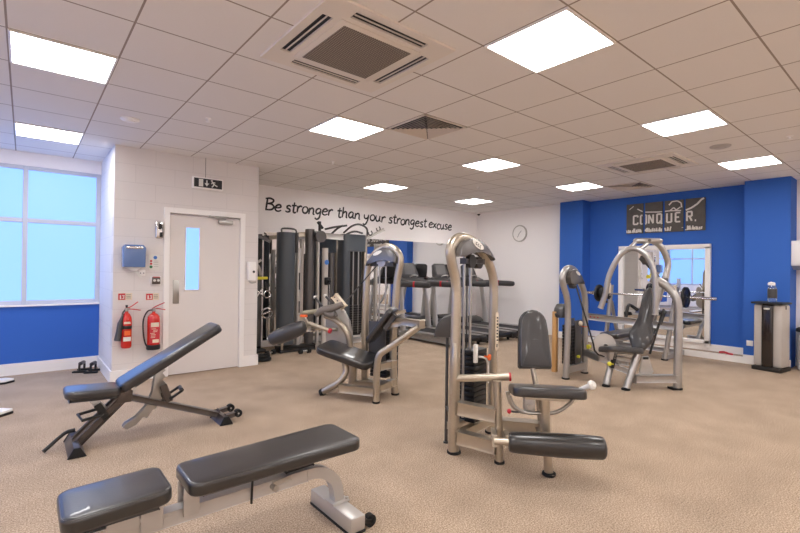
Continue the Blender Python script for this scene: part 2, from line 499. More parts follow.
# ================================================================ CEILING FITTINGS
def tc_(i, j): return (-.1032+.6*i, 3.1286+.6*j)
def make_light():
    t = thing('ceiling_light', '', 'light')
    b = MB()
    for x_, y_, sx, sy in ((0, .289, .59, .014), (0, -.289, .59, .014), (.289, 0, .014, .59), (-.289, 0, .014, .59)):
        b.box((x_, y_, -.006), (sx, sy, .012))
    b.build('light_frame', 'gloss_white', t, False)
    b = MB(); b.box((0, 0, -.003), (.564, .564, .006)); b.build('diffuser', 'led', t, False)
    return t
LL = {(0, 1): 'square LED ceiling panel nearest the window, upper left corner', (0, 5): 'square LED ceiling panel right above the frosted window',
 (4, -3): 'largest looking LED ceiling panel, right of the air conditioning cassette', (4, 1): 'LED ceiling panel left of the triangular looking louvred vent',
 (8, 5): 'LED ceiling panel above the cable machines by the wall lettering', (8, 1): 'LED ceiling panel behind the louvred vent, mid ceiling',
 (8, -3): 'LED ceiling panel in front of the round ceiling disc on the right', (12, -3): 'LED ceiling panel closest to the near blue pillar',
 (12, 1): 'LED ceiling panel in front of the far blue pillar', (12, 5): 'small looking LED ceiling panel above the back corner with treadmills'}
proto = make_light(); first = True
for i in (-4, 0, 4, 8, 12):
    for j in (-11, -7, -3, 1, 5):
        if (i, j) == (4, 5): continue
        o = proto if first else copy_tree(proto); first = False
        x_, y_ = tc_(i+.5, j+.5); o.location = (x_, y_, ZC)
        o['category'] = 'light'; o['group'] = 'LED ceiling panels'
        o['label'] = LL.get((i, j), 'square LED ceiling panel outside the picture, behind the camera')

def cassette(cx, cy, s, label):
    t = thing('air_conditioning_cassette', label, 'air conditioner', (cx, cy, ZC))
    H = .475*s
    b = MB()
    # surround built round the four slots
    def rc(x0, x1, y0, y1): b.box(((x0+x1)/2*s, (y0+y1)/2*s, -.008), ((x1-x0)*s, (y1-y0)*s, .016))
    rc(-.35, .35, -.35, .35); Q = H/s
    for sg in (1, -1):
        rc(-Q, Q, min(sg*.42, sg*Q), max(sg*.42, sg*Q)); rc(min(sg*.42, sg*Q), max(sg*.42, sg*Q), -.42, .42)
        for sh in (1, -1):
            rc(min(sg*.28, sg*.42), max(sg*.28, sg*.42), min(sh*.35, sh*.42), max(sh*.35, sh*.42)); rc(min(sg*.35, sg*.42), max(sg*.35, sg*.42), min(sh*.28, sh*.35), max(sh*.28, sh*.35))
    b.build('panel', 'acpanel', t, False)
    b = MB(); b.box((0, 0, -.019), (.62*s, .62*s, .006), bev=.002); b.build('grille_frame', 'acpanel', t)
    b = MB(); b.box((0, 0, -.0235), (.53*s, .53*s, .003)); b.build('grille', 'grille', t, False)
    for k, a in enumerate((0, PI/2, PI, 1.5*PI)):
        q = MB(); R = Matrix.Rotation(a, 3, 'Z')
        q.box(R @ V(0, .385*s, -.002), (.56*s, .07*s, .003), R); q.build('slot', 'black', t, False)
        q = MB(); q.box(R @ V(0, .385*s, -.010), (.54*s, .008*s, .006), R)
        q.build('vane', 'acpanel', t, False)
    return t
cassette(-.1032+.6*3.03, 3.1286-.6*.96, 1.0, 'large ceiling air conditioning cassette with mesh grille near the camera')
cassette(-.1032+.6*11.05, 3.1286-.6*.93, 1.0, 'distant ceiling air conditioning cassette in front of the blue wall')

def vent(i, j, label):
    x_, y_ = tc_(i+.5, j+.5)
    t = thing('ceiling_vent', label, 'vent', (x_, y_, ZC), 0, 'four-way louvred ceiling vents')
    b = MB()
    for sg in (1, -1): b.box((0, sg*.285, -.005), (.59, .02, .01)); b.box((sg*.285, 0, -.005), (.02, .59, .01))
    b.build('vent_frame', 'acpanel', t, False)
    B_ = MB(); B_.box((0, 0, -.001), (.57, .57, .002)); B_.build('backing', 'black', t, False)
    for a in range(4):
        R = Matrix.Rotation(a*PI/2, 3, 'Z'); q = MB()
        for k in range(7):
            d_ = .035+k*.035; Lh = d_-.012
            c = R @ V(0, d_, -.01); q.box(c, (2*Lh, .03, .0025), R @ Matrix.Rotation(math.radians(-38), 3, 'X'))
        q.build('louvre', 'louvre', t, False)
vent(5, 0, 'louvred ceiling vent between two LED panels, mid ceiling')
vent(13, 0, 'small looking louvred ceiling vent just in front of the blue wall')

def disc(x_, y_, r, name, label, cat, m='gloss_white'):
    b = MB(); b.lathe([(r, 0), (r, -.008), (r*.9, -.016), (r*.55, -.02), (r*.5, -.03), (r*.1, -.032)], (x_, y_, ZC))
    tag(b.build(name, m), label, cat)
disc(.797, 5.224, .085, 'smoke_detector', 'white round ceiling disc above the blockwork corner on the left', 'detector')
disc(6.185, 1.64, .105, 'ceiling_speaker', 'grey round ceiling disc between the two LED panels on the right', 'speaker', 'bin')
def sprink(x_, y_, label):
    b = MB(); b.lathe([(.03, 0), (.03, -.006), (.012, -.01), (.012, -.03), (.022, -.032), (.022, -.036)], (x_, y_, ZC), seg=16)
    tag(b.build('ceiling_sensor', 'gloss_white'), label, 'sensor', 'small ceiling sensors')
sprink(1.385, 4.674, 'small white ceiling sensor above the fire door')
sprink(6.267, 1.034, 'small white ceiling sensor near the right edge of the ceiling')
sprink(3.26, 5.385, 'small white ceiling sensor in front of the wall lettering')
sprink(6.18, 5.272, 'small white ceiling sensor right of the panel above the cable machines')
b = MB(); b.box((5.3*.6+1.33, 3.1286-.6*3.1, ZC-.012), (.05, .03, .024), bev=.004)
cm = thing('security_camera', 'tiny white dome camera in the far top corner by the clock wall', 'camera', (8.95, 7.6, ZC))
b = MB(); b.lathe([(.05, 0), (.05, -.03), (.04, -.04)]); b.build('base', 'gloss_white', cm)
b = MB(); b.lathe([(.038, -.04), (.036, -.06), (.02, -.078), (.004, -.082)]); b.build('dome', 'black', cm)

# ================================================================ WRITING ON THE MIRROR WALL
def arc(cx, cy, rx, ry, a0, a1, n=10):
    return [(cx+rx*math.cos(math.radians(a0+(a1-a0)*k/n)), cy+ry*math.sin(math.radians(a0+(a1-a0)*k/n))) for k in range(n+1)]
GL = {  # glyph: (width, strokes) x-height 1, ascender 1.75
 'B': (1.15, [[(.18, 0), (.2, .9), (.22, 1.7)], [(0, 1.62), (.5, 1.72), (.92, 1.5), (.8, 1.12), (.28, .92)], [(.28, .92), (.8, .86), (1.05, .5), (.8, .1), (.1, .02)]]),
 'e': (.85, [[(.1, .48), (.45, .52), (.72, .68), (.6, .95), (.32, .92), (.08, .55), (.14, .15), (.45, 0), (.8, .18)]]),
 's': (.75, [[(.66, .82), (.45, .98), (.2, .86), (.22, .6), (.52, .42), (.56, .14), (.3, 0), (.02, .12)]]),
 't': (.65, [[(.3, 1.55), (.26, .7), (.28, .12), (.45, 0), (.62, .1)], [(0, 1.05), (.6, 1.1)]]),
 'r': (.68, [[(.1, 1.0), (.12, .5), (.1, 0)], [(.12, .55), (.3, .9), (.5, 1.0), (.66, .88)]]),
 'o': (.85, [arc(.42, .5, .34, .5, 100, 460, 12)]),
 'n': (.9, [[(.08, 1.0), (.1, .5), (.08, 0)], [(.1, .55), (.3, .92), (.55, .95), (.66, .6), (.66, .12), (.84, .02)]]),
 'g': (.9, [[(.7, .9), (.42, 1.0), (.14, .75), (.12, .35), (.36, .18), (.66, .5), (.72, .95)], [(.72, .95), (.7, .2), (.6, -.45), (.3, -.7), (.02, -.5)]]),
 'h': (.88, [[(.1, 1.7), (.12, .8), (.08, 0)], [(.1, .5), (.32, .9), (.56, .92), (.64, .5), (.64, .05), (.8, 0)]]),
 'a': (.9, [[(.66, .86), (.4, 1.0), (.12, .7), (.1, .25), (.32, .02), (.58, .3), (.68, .95)], [(.68, .95), (.66, .3), (.72, .04), (.88, .06)]]),
 'y': (.9, [[(.08, 1.0), (.12, .5), (.34, .3), (.6, .5), (.72, 1.0)], [(.72, 1.0), (.66, .2), (.45, -.5), (.2, -.72), (-.02, -.5)]]),
 'u': (.9, [[(.08, 1.0), (.08, .4), (.28, .02), (.55, .2), (.66, .98)], [(.66, .98), (.66, .25), (.84, .02)]]),
 'x': (.8, [[(.06, .95), (.35, .5), (.7, .02)], [(.68, .98), (.35, .5), (.02, .02)]]),
 'c': (.75, [[(.66, .8), (.42, 1.0), (.12, .72), (.1, .25), (.36, 0), (.7, .16)]]),
 ' ': (.55, []),
}
lt = thing('wall_lettering', 'black handwritten style motto lettering along the white wall above the mirror', 'lettering', (3.3, MY, 2.4))
xh = .125
for wd_, x0, x1 in (('Be', 3.3, 3.63), ('stronger', 3.7, 4.72), ('than', 4.82, 5.4), ('your', 5.47, 6.06), ('strongest', 6.14, 7.3), ('excuse', 7.36, 8.15)):
    kx = (x1-x0)/sum(GL[c][0] for c in wd_); cx = x0
    b = MB()
    for i, c in enumerate(wd_):
        gw, st = GL[c]
        base = 2.476 - .062*max(0, (cx-4.6)/3.4) + .008*math.sin(i*1.7+x0)
        for q in st:
            pts = [(cx+px*kx-3.3+.12*pz*xh, -.003, base+pz*xh-2.4) for px, pz in q]
            n = len(pts)
            b.tube(pts, [.0155*(.7+.5*math.sin(PI*(k+.5)/n)) for k in range(n)], 8, smooth=4, rb=.0025, side=(0, 1, 0))
        cx += gw*kx
    b.build('word', 'ink', lt)

# four canvases with CONQUER.
STK = {'C': [[(.9, .8), (.9, 1), (.1, 1), (.1, 0), (.9, 0), (.9, .2)]], 'O': [[(.1, 0), (.1, 1), (.9, 1), (.9, 0), (.1, 0)]],
 'N': [[(.1, 0), (.1, 1), (.9, 0), (.9, 1)]], 'Q': [[(.1, 0), (.1, 1), (.9, 1), (.9, 0), (.1, 0)], [(.6, .25), (1.0, -.15)]],
 'U': [[(.1, 1), (.1, 0), (.9, 0), (.9, 1)]], 'E': [[(.9, 1), (.1, 1), (.1, 0), (.9, 0)], [(.1, .5), (.7, .5)]],
 'R': [[(.1, 0), (.1, 1), (.9, 1), (.9, .5), (.1, .5)], [(.5, .5), (.9, 0)]], '.': [[(.4, .02), (.6, .02)]]}
PW, PH, PZ = .31, .58, 2.185
py = [3.985, 3.64, 3.295, 2.95]     # left edge of each, going to smaller Y
ptl = ['first grey canvas from the left above the framed mirror, with a white letter C', 'second grey canvas from the left above the framed mirror, letters O and N',
       'third grey canvas from the left above the framed mirror, letters U and E', 'rightmost grey canvas above the framed mirror, with the letter R and a full stop']
LZ, LH, LW = 2.365, .165, .095
segs = []
for c, yc in zip('CONQUER.', (3.81, 3.665, 3.53, 3.385, 3.215, 3.07, 2.885, 2.79)):
    LW = .13 if c == 'O' else .095
    for q in STK[c]:
        for (a0, b0), (a1, b1) in zip(q, q[1:]):
            segs.append(((yc-(a0-.5)*LW, LZ+b0*LH), (yc-(a1-.5)*LW, LZ+b1*LH), .029 if c != '.' else .034))
# brush strokes: dumbbell like arc and shaft, and the ragged line of marks along the foot
def ys(y_, z_): return (y_, z_)
for q, wd in (([(3.93, 2.66), (3.85, 2.72)], .014), ([(3.78, 2.66), (3.66, 2.59), (3.4, 2.57), (3.2, 2.575), (3.02, 2.565)], .02), ([(2.95, 2.56), (2.85, 2.6), (2.76, 2.66), (2.7, 2.73), (2.66, 2.75)], .03),
              ([(3.22, 2.68), (3.17, 2.74), (3.08, 2.745), (3.02, 2.7), (3.01, 2.62)], .022), ([(3.2, 2.58), (3.14, 2.63), (3.1, 2.58), (3.03, 2.63)], .02)):
    for p0, p1 in zip(q, q[1:]): segs.append((p0, p1, wd))
yy = 3.97
while yy > 2.69:
    if not (2.99 < yy < 3.2):
        segs.append(((yy, 2.2+random.uniform(0, .01)), (yy-random.uniform(-.015, .02), 2.2+random.uniform(.05, .085)), .022))
    yy -= .024
for k in range(4):
    t = thing('wall_canvas', ptl[k], 'poster', (XR, py[k], PZ), 0, 'canvases on the blue wall')
    b = MB(); b.box((-.014, -PW/2, PH/2), (.028, PW, PH), bev=.003); b.build('canvas', 'poster', t)
    ya, yb = py[k], py[k]-PW
    b = MB(); n_ = 0
    for p0, p1, wd in segs:
        lo, hi = max(p0[0], p1[0]), min(p0[0], p1[0])
        A, Bq = V(0, p0[0], p0[1]), V(0, p1[0], p1[1])
        d_ = Bq-A
        t0, t1 = 0.0, 1.0
        m_ = .008
        if abs(d_.y) > 1e-6:
            ta, tb = (ya-m_-A.y)/d_.y, (yb+m_-A.y)/d_.y
            t0, t1 = max(0, min(ta, tb)), min(1, max(ta, tb))
            if t1-t0 < .03: continue
        elif not (yb+m_ < A.y < ya-m_): continue
        P0, P1 = A+d_*t0, A+d_*t1
        if d_.length > 1e-6:
            e = d_.normalized()*wd*.3
        b.bar((-.0295, P0.y-py[k]-0*e.y, P0.z-PZ), (-.0295, P1.y-py[k], P1.z-PZ), wd, .003, bev=0, upv=(1, 0, 0)); n_ += 1
    if n_: b.build('print', 'poster_w', t, False)

# ================================================================ THINGS ON THE WALLS
# wall clock
t = thing('wall_clock', 'round white wall clock on the white wall in the corner', 'clock', (9.1, 6.44, 2.32))
b = MB(); b.lathe([(.2, 0), (.2, .03), (.19, .04), (.178, .04), (.176, .03), (.17, .028)], (0, 0, 0), (-1, 0, 0), 40); b.build('rim', 'bin', t)
b = MB(); b.lathe([(.175, 0), (.175, .031)], (0, 0, 0), (-1, 0, 0), 40); b.build('face', 'gloss_white', t)
b = MB(); b.bar((-.035, 0, 0), (-.035, -.06, .06), .008, .004); b.bar((-.035, 0, 0), (-.035, .05, -.09), .006, .004); b.build('hand', 'dark', t)
# emergency exit sign
t = thing('exit_sign', 'black and white pictogram exit sign hung above the door', 'sign', (1.905, DY-.05, 2.565))
b = MB(); b.box((0, 0, 0), (.40, .05, .155), bev=.006); b.build('housing', 'gloss_white', t)
b = MB(); b.box((0, -.026, 0), (.365, .004, .12)); b.build('sign_face', 'ink', t, False)
b = MB()
b.box((-.095, -.0295, .0), (.055, .003, .1))
b.bar((-.02, -.0295, .04), (-.02, -.0295, -.005), .016, .003, 0, (0, 1, 0)); b.prism([(-.03, 0), (.03, 0), (0, -.042)], (-.02, -.0295, 0), (1, 0, 0), (0, 0, 1), .003)
# running person: head, trunk, arms, legs
b.lathe([(.012, 0), (.012, .003)], (.045, -.028, .042), (0, -1, 0), 12)
for a_, c_ in (((.05, .03), (.075, -.005)), ((.055, .02), (.04, .0)), ((.06, .02), (.09, .018)), ((.072, -.002), (.062, -.03)), ((.062, -.03), (.045, -.045)), ((.075, -.002), (.1, -.02)), ((.1, -.02), (.12, -.028))):
    b.bar((a_[0], -.0295, a_[1]), (c_[0], -.0295, c_[1]), .013, .003, 0, (0, 1, 0))
b.build('pictogram', 'stripe', t, False)
b = MB(); b.cyl((-.03, 0, .077), (-.03, 0, ZC-2.565), .003, 8); b.build('hanging_rod', 'dark', t)
# paper towel / blue roll dispenser
t = thing('paper_towel_dispenser', 'blue translucent paper roll dispenser on the blockwork left of the door', 'dispenser', (1.035, DY, 1.56))
b = MB(); b.prism([(-.12, -.14), (.12, -.14), (.125, .1), (.1, .135), (-.1, .135), (-.125, .1)], (0, -.07, 0), (1, 0, 0), (0, 0, 1), .14, .012); b.build('cover', 'disp', t)
b = MB(); b.cyl((-.1, -.07, .05), (.1, -.07, .05), .02, 12)
b.box((0, -.145, .1), (.18, .006, .03), bev=.002); b.build('roll_bracket', 'chrome', t)
b = MB(); b.prism([(-.09, 0), (.09, 0), (.03, -.045), (-.02, -.045)], (0, -.06, -.14), (1, 0, 0), (0, 0, 1), .05, .005); b.build('outlet_chute', 'gloss_white', t)
b = MB(); b.prism([(0, 0), (.035, 0), (.105, -.1), (.075, -.11)], (0, -.05, -.17), (1, 0, 0), (0, 0, 1), .004); b.build('paper_tail', 'stripe', t)
b = MB(); b.box((1.14, DY-.006, 1.35), (.075, .012, .075), bev=.003)
sk = b.build('wall_socket', 'gloss_white'); tag(sk, 'small white socket plate below the blue dispenser', 'socket')
b = MB()
for q in (-.018, .018): b.cyl((1.14+q, DY-.011, 1.345), (1.14+q, DY-.0135, 1.345), .007, 8)
b.build('socket_hole', 'dark', sk)
# chrome keypad
t = thing('door_keypad', 'chrome keypad lock on the wall at the top left of the door', 'keypad', (1.325, DY, 1.9))
b = MB(); b.box((0, -.02, 0), (.09, .04, .22), bev=.018, seg=3); b.build('body', 'chrome', t)
b = MB(); b.box((.012, -.043, .045), (.04, .006, .07), bev=.002); b.box((.02, -.043, -.06), (.035, .006, .06), bev=.002); b.build('key_pad', 'black', t)
# notice with coloured dots
t = thing('fire_action_notice', 'white notice with blue dot and small colour symbols left of the door', 'notice', (1.275, DY, 1.48))
b = MB(); b.prism(rrect(.12, .2, .008), (0, -.003, 0), (1, 0, 0), (0, 0, 1), .006); b.build('board', 'stripe', t)
for (dx, dz, r, mm) in ((.012, .065, .022, 'blue_item'), (-.035, .02, .014, 'redp'), (-.035, -.015, .014, 'redp'), (-.035, -.055, .018, 'green')):
    b = MB(); b.cyl((dx, -.0055, dz), (dx, -.008, dz), r, 14); b.build('symbol', mm, t)
b = MB()
for dz in (.02, .0, -.025, -.05): b.box((.022, -.0065, dz), (.055, .002, .007))
b.build('text_line', 'grey_paint', t, False)
# fire alarm call point
t = thing('fire_alarm_call_point', 'red and brown fire alarm call point below the notice', 'fire alarm', (1.295, DY, 1.245))
b = MB(); b.box((0, -.01, 0), (.12, .02, .115), bev=.004); b.build('back_plate', 'gloss_white', t)
b = MB(); b.box((0, -.035, .005), (.095, .035, .09), bev=.006); b.build('body', 'bronze', t)
b = MB(); b.box((0, -.035, .05), (.08, .034, .012), bev=.003); b.build('band', 'redp', t)
b = MB()
for q in (-.022, .022): b.lathe([(.016, 0), (.016, .006), (.008, .01)], (q, -.052, .008), (0, -1, 0), 14)
b.build('lens', 'stripe', t)
# two extinguisher signs
for x_, lb in ((.96, 'small red and white extinguisher sign above the left extinguisher'), (1.262, 'small red and white extinguisher sign above the right extinguisher')):
    t = thing('extinguisher_sign', lb, 'sign', (x_, DY, 1.055 if x_ < 1 else 1.045), 0, 'extinguisher signs')
    b = MB(); b.box((0, -.003, 0), (.15, .006, .085)); b.build('board', 'cream', t, False)
    b = MB(); b.box((-.035, -.007, 0), (.075, .003, .078)); b.build('red_field', 'redp', t, False)
    b = MB(); b.box((-.05, -.0095, -.005), (.014, .002, .05)); b.box((-.018, -.0095, .012), (.024, .002, .012)); b.box((-.014, -.0095, -.012), (.01, .002, .03)); b.box((-.028, -.0095, -.02), (.02, .002, .006)); b.build('symbol', 'stripe', t, False)
    b = MB()
    for k in range(3): b.box((.037, -.007, .022-.02*k), (.05, .002, .005))
    b.build('text_line', 'dark', t, False)
# CO2 extinguisher
t = thing('fire_extinguisher', 'slim red fire extinguisher with black discharge horn, left of the pair', 'fire extinguisher', (.968, DY-.075, .43))
b = MB(); b.lathe([(.045, 0), (.056, .012), (.058, .03), (.058, .34), (.054, .375), (.038, .41), (.02, .43), (.016, .455)], seg=28); b.build('cylinder', 'red', t)
b = MB(); b.torus((0, 0, .26), (0, 0, 1), .058, .003); b.lathe([(.0585, .235), (.0592, .236), (.0592, .275), (.0585, .276)], seg=28); b.build('strap', 'black', t)
b = MB(); b.prism([(-.04, .09), (.04, .09), (.04, .14), (-.04, .14)], (0, -.06, 0), (1, 0, 0), (0, 0, 1), .004); b.build('label', 'stripe', t)
b = MB(); b.prism([(-.03, .16), (.035, .16), (.035, .215), (-.03, .215)], (0, -.06, 0), (1, 0, 0), (0, 0, 1), .004); b.build('label', 'orange', t)
b = MB(); b.prism([(-.035, .3), (.038, .3), (.03, .325), (-.03, .325)], (0, -.058, 0), (1, 0, 0), (0, 0, 1), .004); b.build('label', 'cream', t)
b = MB(); b.cyl((0, 0, .45), (0, 0, .49), .02, 14); b.cyl((-.02, 0, .475), (.035, 0, .475), .012, 10); b.build('valve', 'steel', t)
b = MB(); b.cyl((.0, 0, .49), (.0, 0, .525), .011, 12, .014); b.build('safety_cap', 'black', t)
b = MB(); b.tube([(-.01, 0, .49), (.04, 0, .5), (.12, 0, .56)], .006, 8, 4, rb=.012, side=(0, 1, 0)); b.tube([(.0, 0, .475), (.06, 0, .472), (.15, 0, .455)], .006, 8, 4, rb=.012, side=(0, 1, 0)); b.build('handle', 'redp', t)
b = MB(); b.tube([(-.045, -.03, .40), (-.07, -.03, .30), (-.082, -.03, .2), (-.098, -.03, .1)], [.012, .03, .032, .036], 14); b.tube([(-.01, 0, .47), (-.04, -.02, .44), (-.046, -.03, .4)], .01, 8, 4); b.build('horn', 'dark', t)
# water extinguisher
t = thing('fire_extinguisher', 'stout red fire extinguisher with black hose, beside the door frame', 'fire extinguisher', (1.262, DY-.095, .4))
b = MB(); b.lathe([(.06, 0), (.07, .01), (.073, .03), (.073, .36), (.068, .4), (.045, .43), (.02, .445), (.016, .47)], (0, 0, 0), seg=30); b.build('cylinder', 'red', t)
b = MB(); b.lathe([(.074, -.012), (.08, 0), (.08, .035), (.076, .05), (.0735, .05)], seg=30); b.build('base_ring', 'black', t)
b = MB(); b.prism([(-.055, .07), (.05, .07), (.05, .315), (-.055, .315)], (.0, -.0725, 0), (1, 0, 0), (0, 0, 1), .01); b.build('label', 'redp', t)
b = MB(); b.prism([(-.045, .275), (.045, .275), (.045, .33), (-.045, .33)], (0, -.079, 0), (1, 0, 0), (0, 0, 1), .003)
b.prism([(-.025, .08), (.045, .08), (.045, .12), (-.025, .12)], (0, -.079, 0), (1, 0, 0), (0, 0, 1), .003)
for k in range(7): b.box((-.012+random.uniform(-.02, .02), -.079, .145+.018*k), (.05, .003, .006))
b.build('label_text', 'cream', t, False)
b = MB(); b.cyl((0, 0, .465), (0, 0, .51), .02, 14); b.build('valve', 'steel', t)
b = MB(); b.tube([(-.02, 0, .5), (.03, 0, .53), (.12, 0, .57)], .006, 8, 4, rb=.012, side=(0, 1, 0)); b.tube([(-.02, 0, .5), (.06, 0, .495), (.13, 0, .48)], .006, 8, 4, rb=.012, side=(0, 1, 0)); b.build('handle', 'redp', t)
b = MB(); b.tube([(-.01, 0, .485), (-.07, -.01, .47), (-.115, -.02, .38), (-.12, -.02, .25), (-.105, -.02, .12), (-.085, -.03, .05), (-.06, -.04, .025)], .0095, 10, 5); b.build('hose', 'black', t)
# soap dispenser right of the door
t = thing('hand_sanitiser_dispenser', 'slim white wall dispenser with lever right of the door', 'dispenser', (2.53, DY, 1.37))
b = MB(); b.box((0, -.045, .01), (.11, .09, .27), bev=.012); b.build('housing', 'gloss_white', t)
b = MB(); b.cyl((.02, -.088, .0), (.02, -.094, .0), .018, 14); b.build('window', 'dark', t)
b = MB(); b.tube([(-.04, -.06, -.13), (-.02, -.1, -.16), (.045, -.115, -.15)], .01, 8, 4); b.build('lever', 'steel', t)
# white box on the near pillar edge / right wall
t = thing('wall_mounted_unit', 'white wall box beside the near blue pillar at the right edge', 'dispenser', (9.3, 1.24, 1.72))
b = MB(); b.box((-.2, .08, .03), (.38, .3, .38), bev=.02); b.build('cover', 'gloss_white', t)
b = MB(); b.prism([(-.36, 0), (-.02, 0), (-.02, -.06), (-.22, -.06)], (0, .1, -.16), (1, 0, 0), (0, 0, 1), .22); b.build('outlet', 'grey_paint', t)
b = MB(); b.box((-.2, -.065, .08), (.2, .02, .1), bev=.004); b.box((-.395, .06, .08), (.014, .08, .1), bev=.004); b.build('window', 'grey_paint', t)
b = MB(); b.box((8.855, 1.93, .33), (.012, .085, .085), bev=.003)
tag(b.build('wall_socket', 'gloss_white'), 'white wall socket low on the near blue pillar', 'socket')
b = MB(); b.tube([(9.0, 2.37, .105), (8.97, 2.3, .12), (8.94, 2.22, .107), (8.96, 2.18, .1)], .02, 10, 4, rb=.018)
tag(b.build('resistance_band_roll', 'redp'), 'small red roll lying on the ledge left of the near blue pillar', 'fitness accessory')

# water cooler cabinet
t = thing('water_dispenser', 'tall silver and black drinks cabinet in front of the near blue pillar', 'water dispenser', (8.57, 1.615, 0), math.radians(-8))
b = MB(); b.box((.02, 0, .03), (.38, .36, .06), bev=.01); b.build('base', 'black', t)
b = MB()
b.prism([(-.225, -.02), (-.225, -.10), (.0, 0)], (0, 0, 0), (0, 1, 0), (0, 0, 1), .001) if False else None
b.box((.03, .115, .52), (.3, .12, .92), bev=.03, seg=3); b.box((.03, -.115, .52), (.3, .12, .92), bev=.03, seg=3); b.box((.12, 0, .52), (.12, .22, .92)); b.build('cabinet', 'bin', t)
b = MB(); b.box((.01, 0, .52), (.33, .14, .94), bev=.03, seg=3); b.build('front_panel', 'dkglass', t)
b = MB(); b.box((-.157, 0, .92), (.004, .07, .022)); b.build('label', 'stripe', t, False)
b = MB(); b.box((.01, 0, 1.0), (.38, .385, .03), bev=.012); b.build('top', 'black', t)
b = MB(); b.box((.0, -.18, .94), (.02, .012, .05)); b.build('latch', 'gun', t)
t = thing('water_bottle', 'clear bottle with dark label and white cap on the drinks cabinet', 'bottle', (8.56, 1.6, 1.016))
b = MB(); b.lathe([(.05, 0), (.056, .01), (.056, .07), (.056, .19), (.045, .23), (.02, .26), (.018, .27)]); b.build('bottle_body', 'clear', t)
b = MB(); b.lathe([(.0575, .06), (.058, .062), (.058, .19), (.0575, .192)]); b.build('label', 'dark', t)
b = MB(); b.lathe([(.03, .245), (.036, .25), (.036, .285), (.02, .295)]); b.tube([(-.02, 0, .29), (-.05, .03, .28), (-.06, .03, .25)], .012, 8, 4); b.build('cap', 'gloss_white', t)
# bin
t = thing('waste_bin', 'beige grey waste bin with black liner at the right edge', 'bin', (9.06, 1.22, 0))
b = MB(); b.prism(rrect(.3, .3, .04), (0, 0, .29), (1, 0, 0), (0, 1, 0), .56); b.build('bin_body', 'bin', t)
b = MB(); b.pad(rrect(.34, .34, .05), .06, .02, .02, None, (0, 0, .6)); b.tube([(-.17, .12, .6), (-.185, .05, .55), (-.175, -.02, .58)], .02, 8, 4); b.build('liner', 'black', t)
b = MB(); b.prism(rrect(.28, .28, .04), (0, 0, .005), (1, 0, 0), (0, 1, 0), .01); b.build('base', 'black', t)

# ================================================================ MACHINES
class Frame:
    """maps (u, v, z) of one frame standing at (ox, oy), turned by deg, into the local space of the root frame"""
    def __init__(s, ox, oy, deg): s.o = V(ox, oy, 0); s.r = Matrix.Rotation(math.radians(deg), 3, 'Z')
    def to(s, root, u, v, z): return root.r.transposed() @ (s.o + s.r @ V(u, v, z) - root.o)
def part(mb, name, m, parent, label=None):
    o = mb.build(name, m, parent)
    if label: o['label'] = label
    return o
def foot(mb_parent, p, r, name='rubber_foot'):
    b = MB(); b.lathe([(r*1.05, 0), (r*1.15, .004), (r*1.12, .018), (r*1.0, .022)], (p[0], p[1], 0), seg=20); b.build(name, 'rubber', mb_parent)

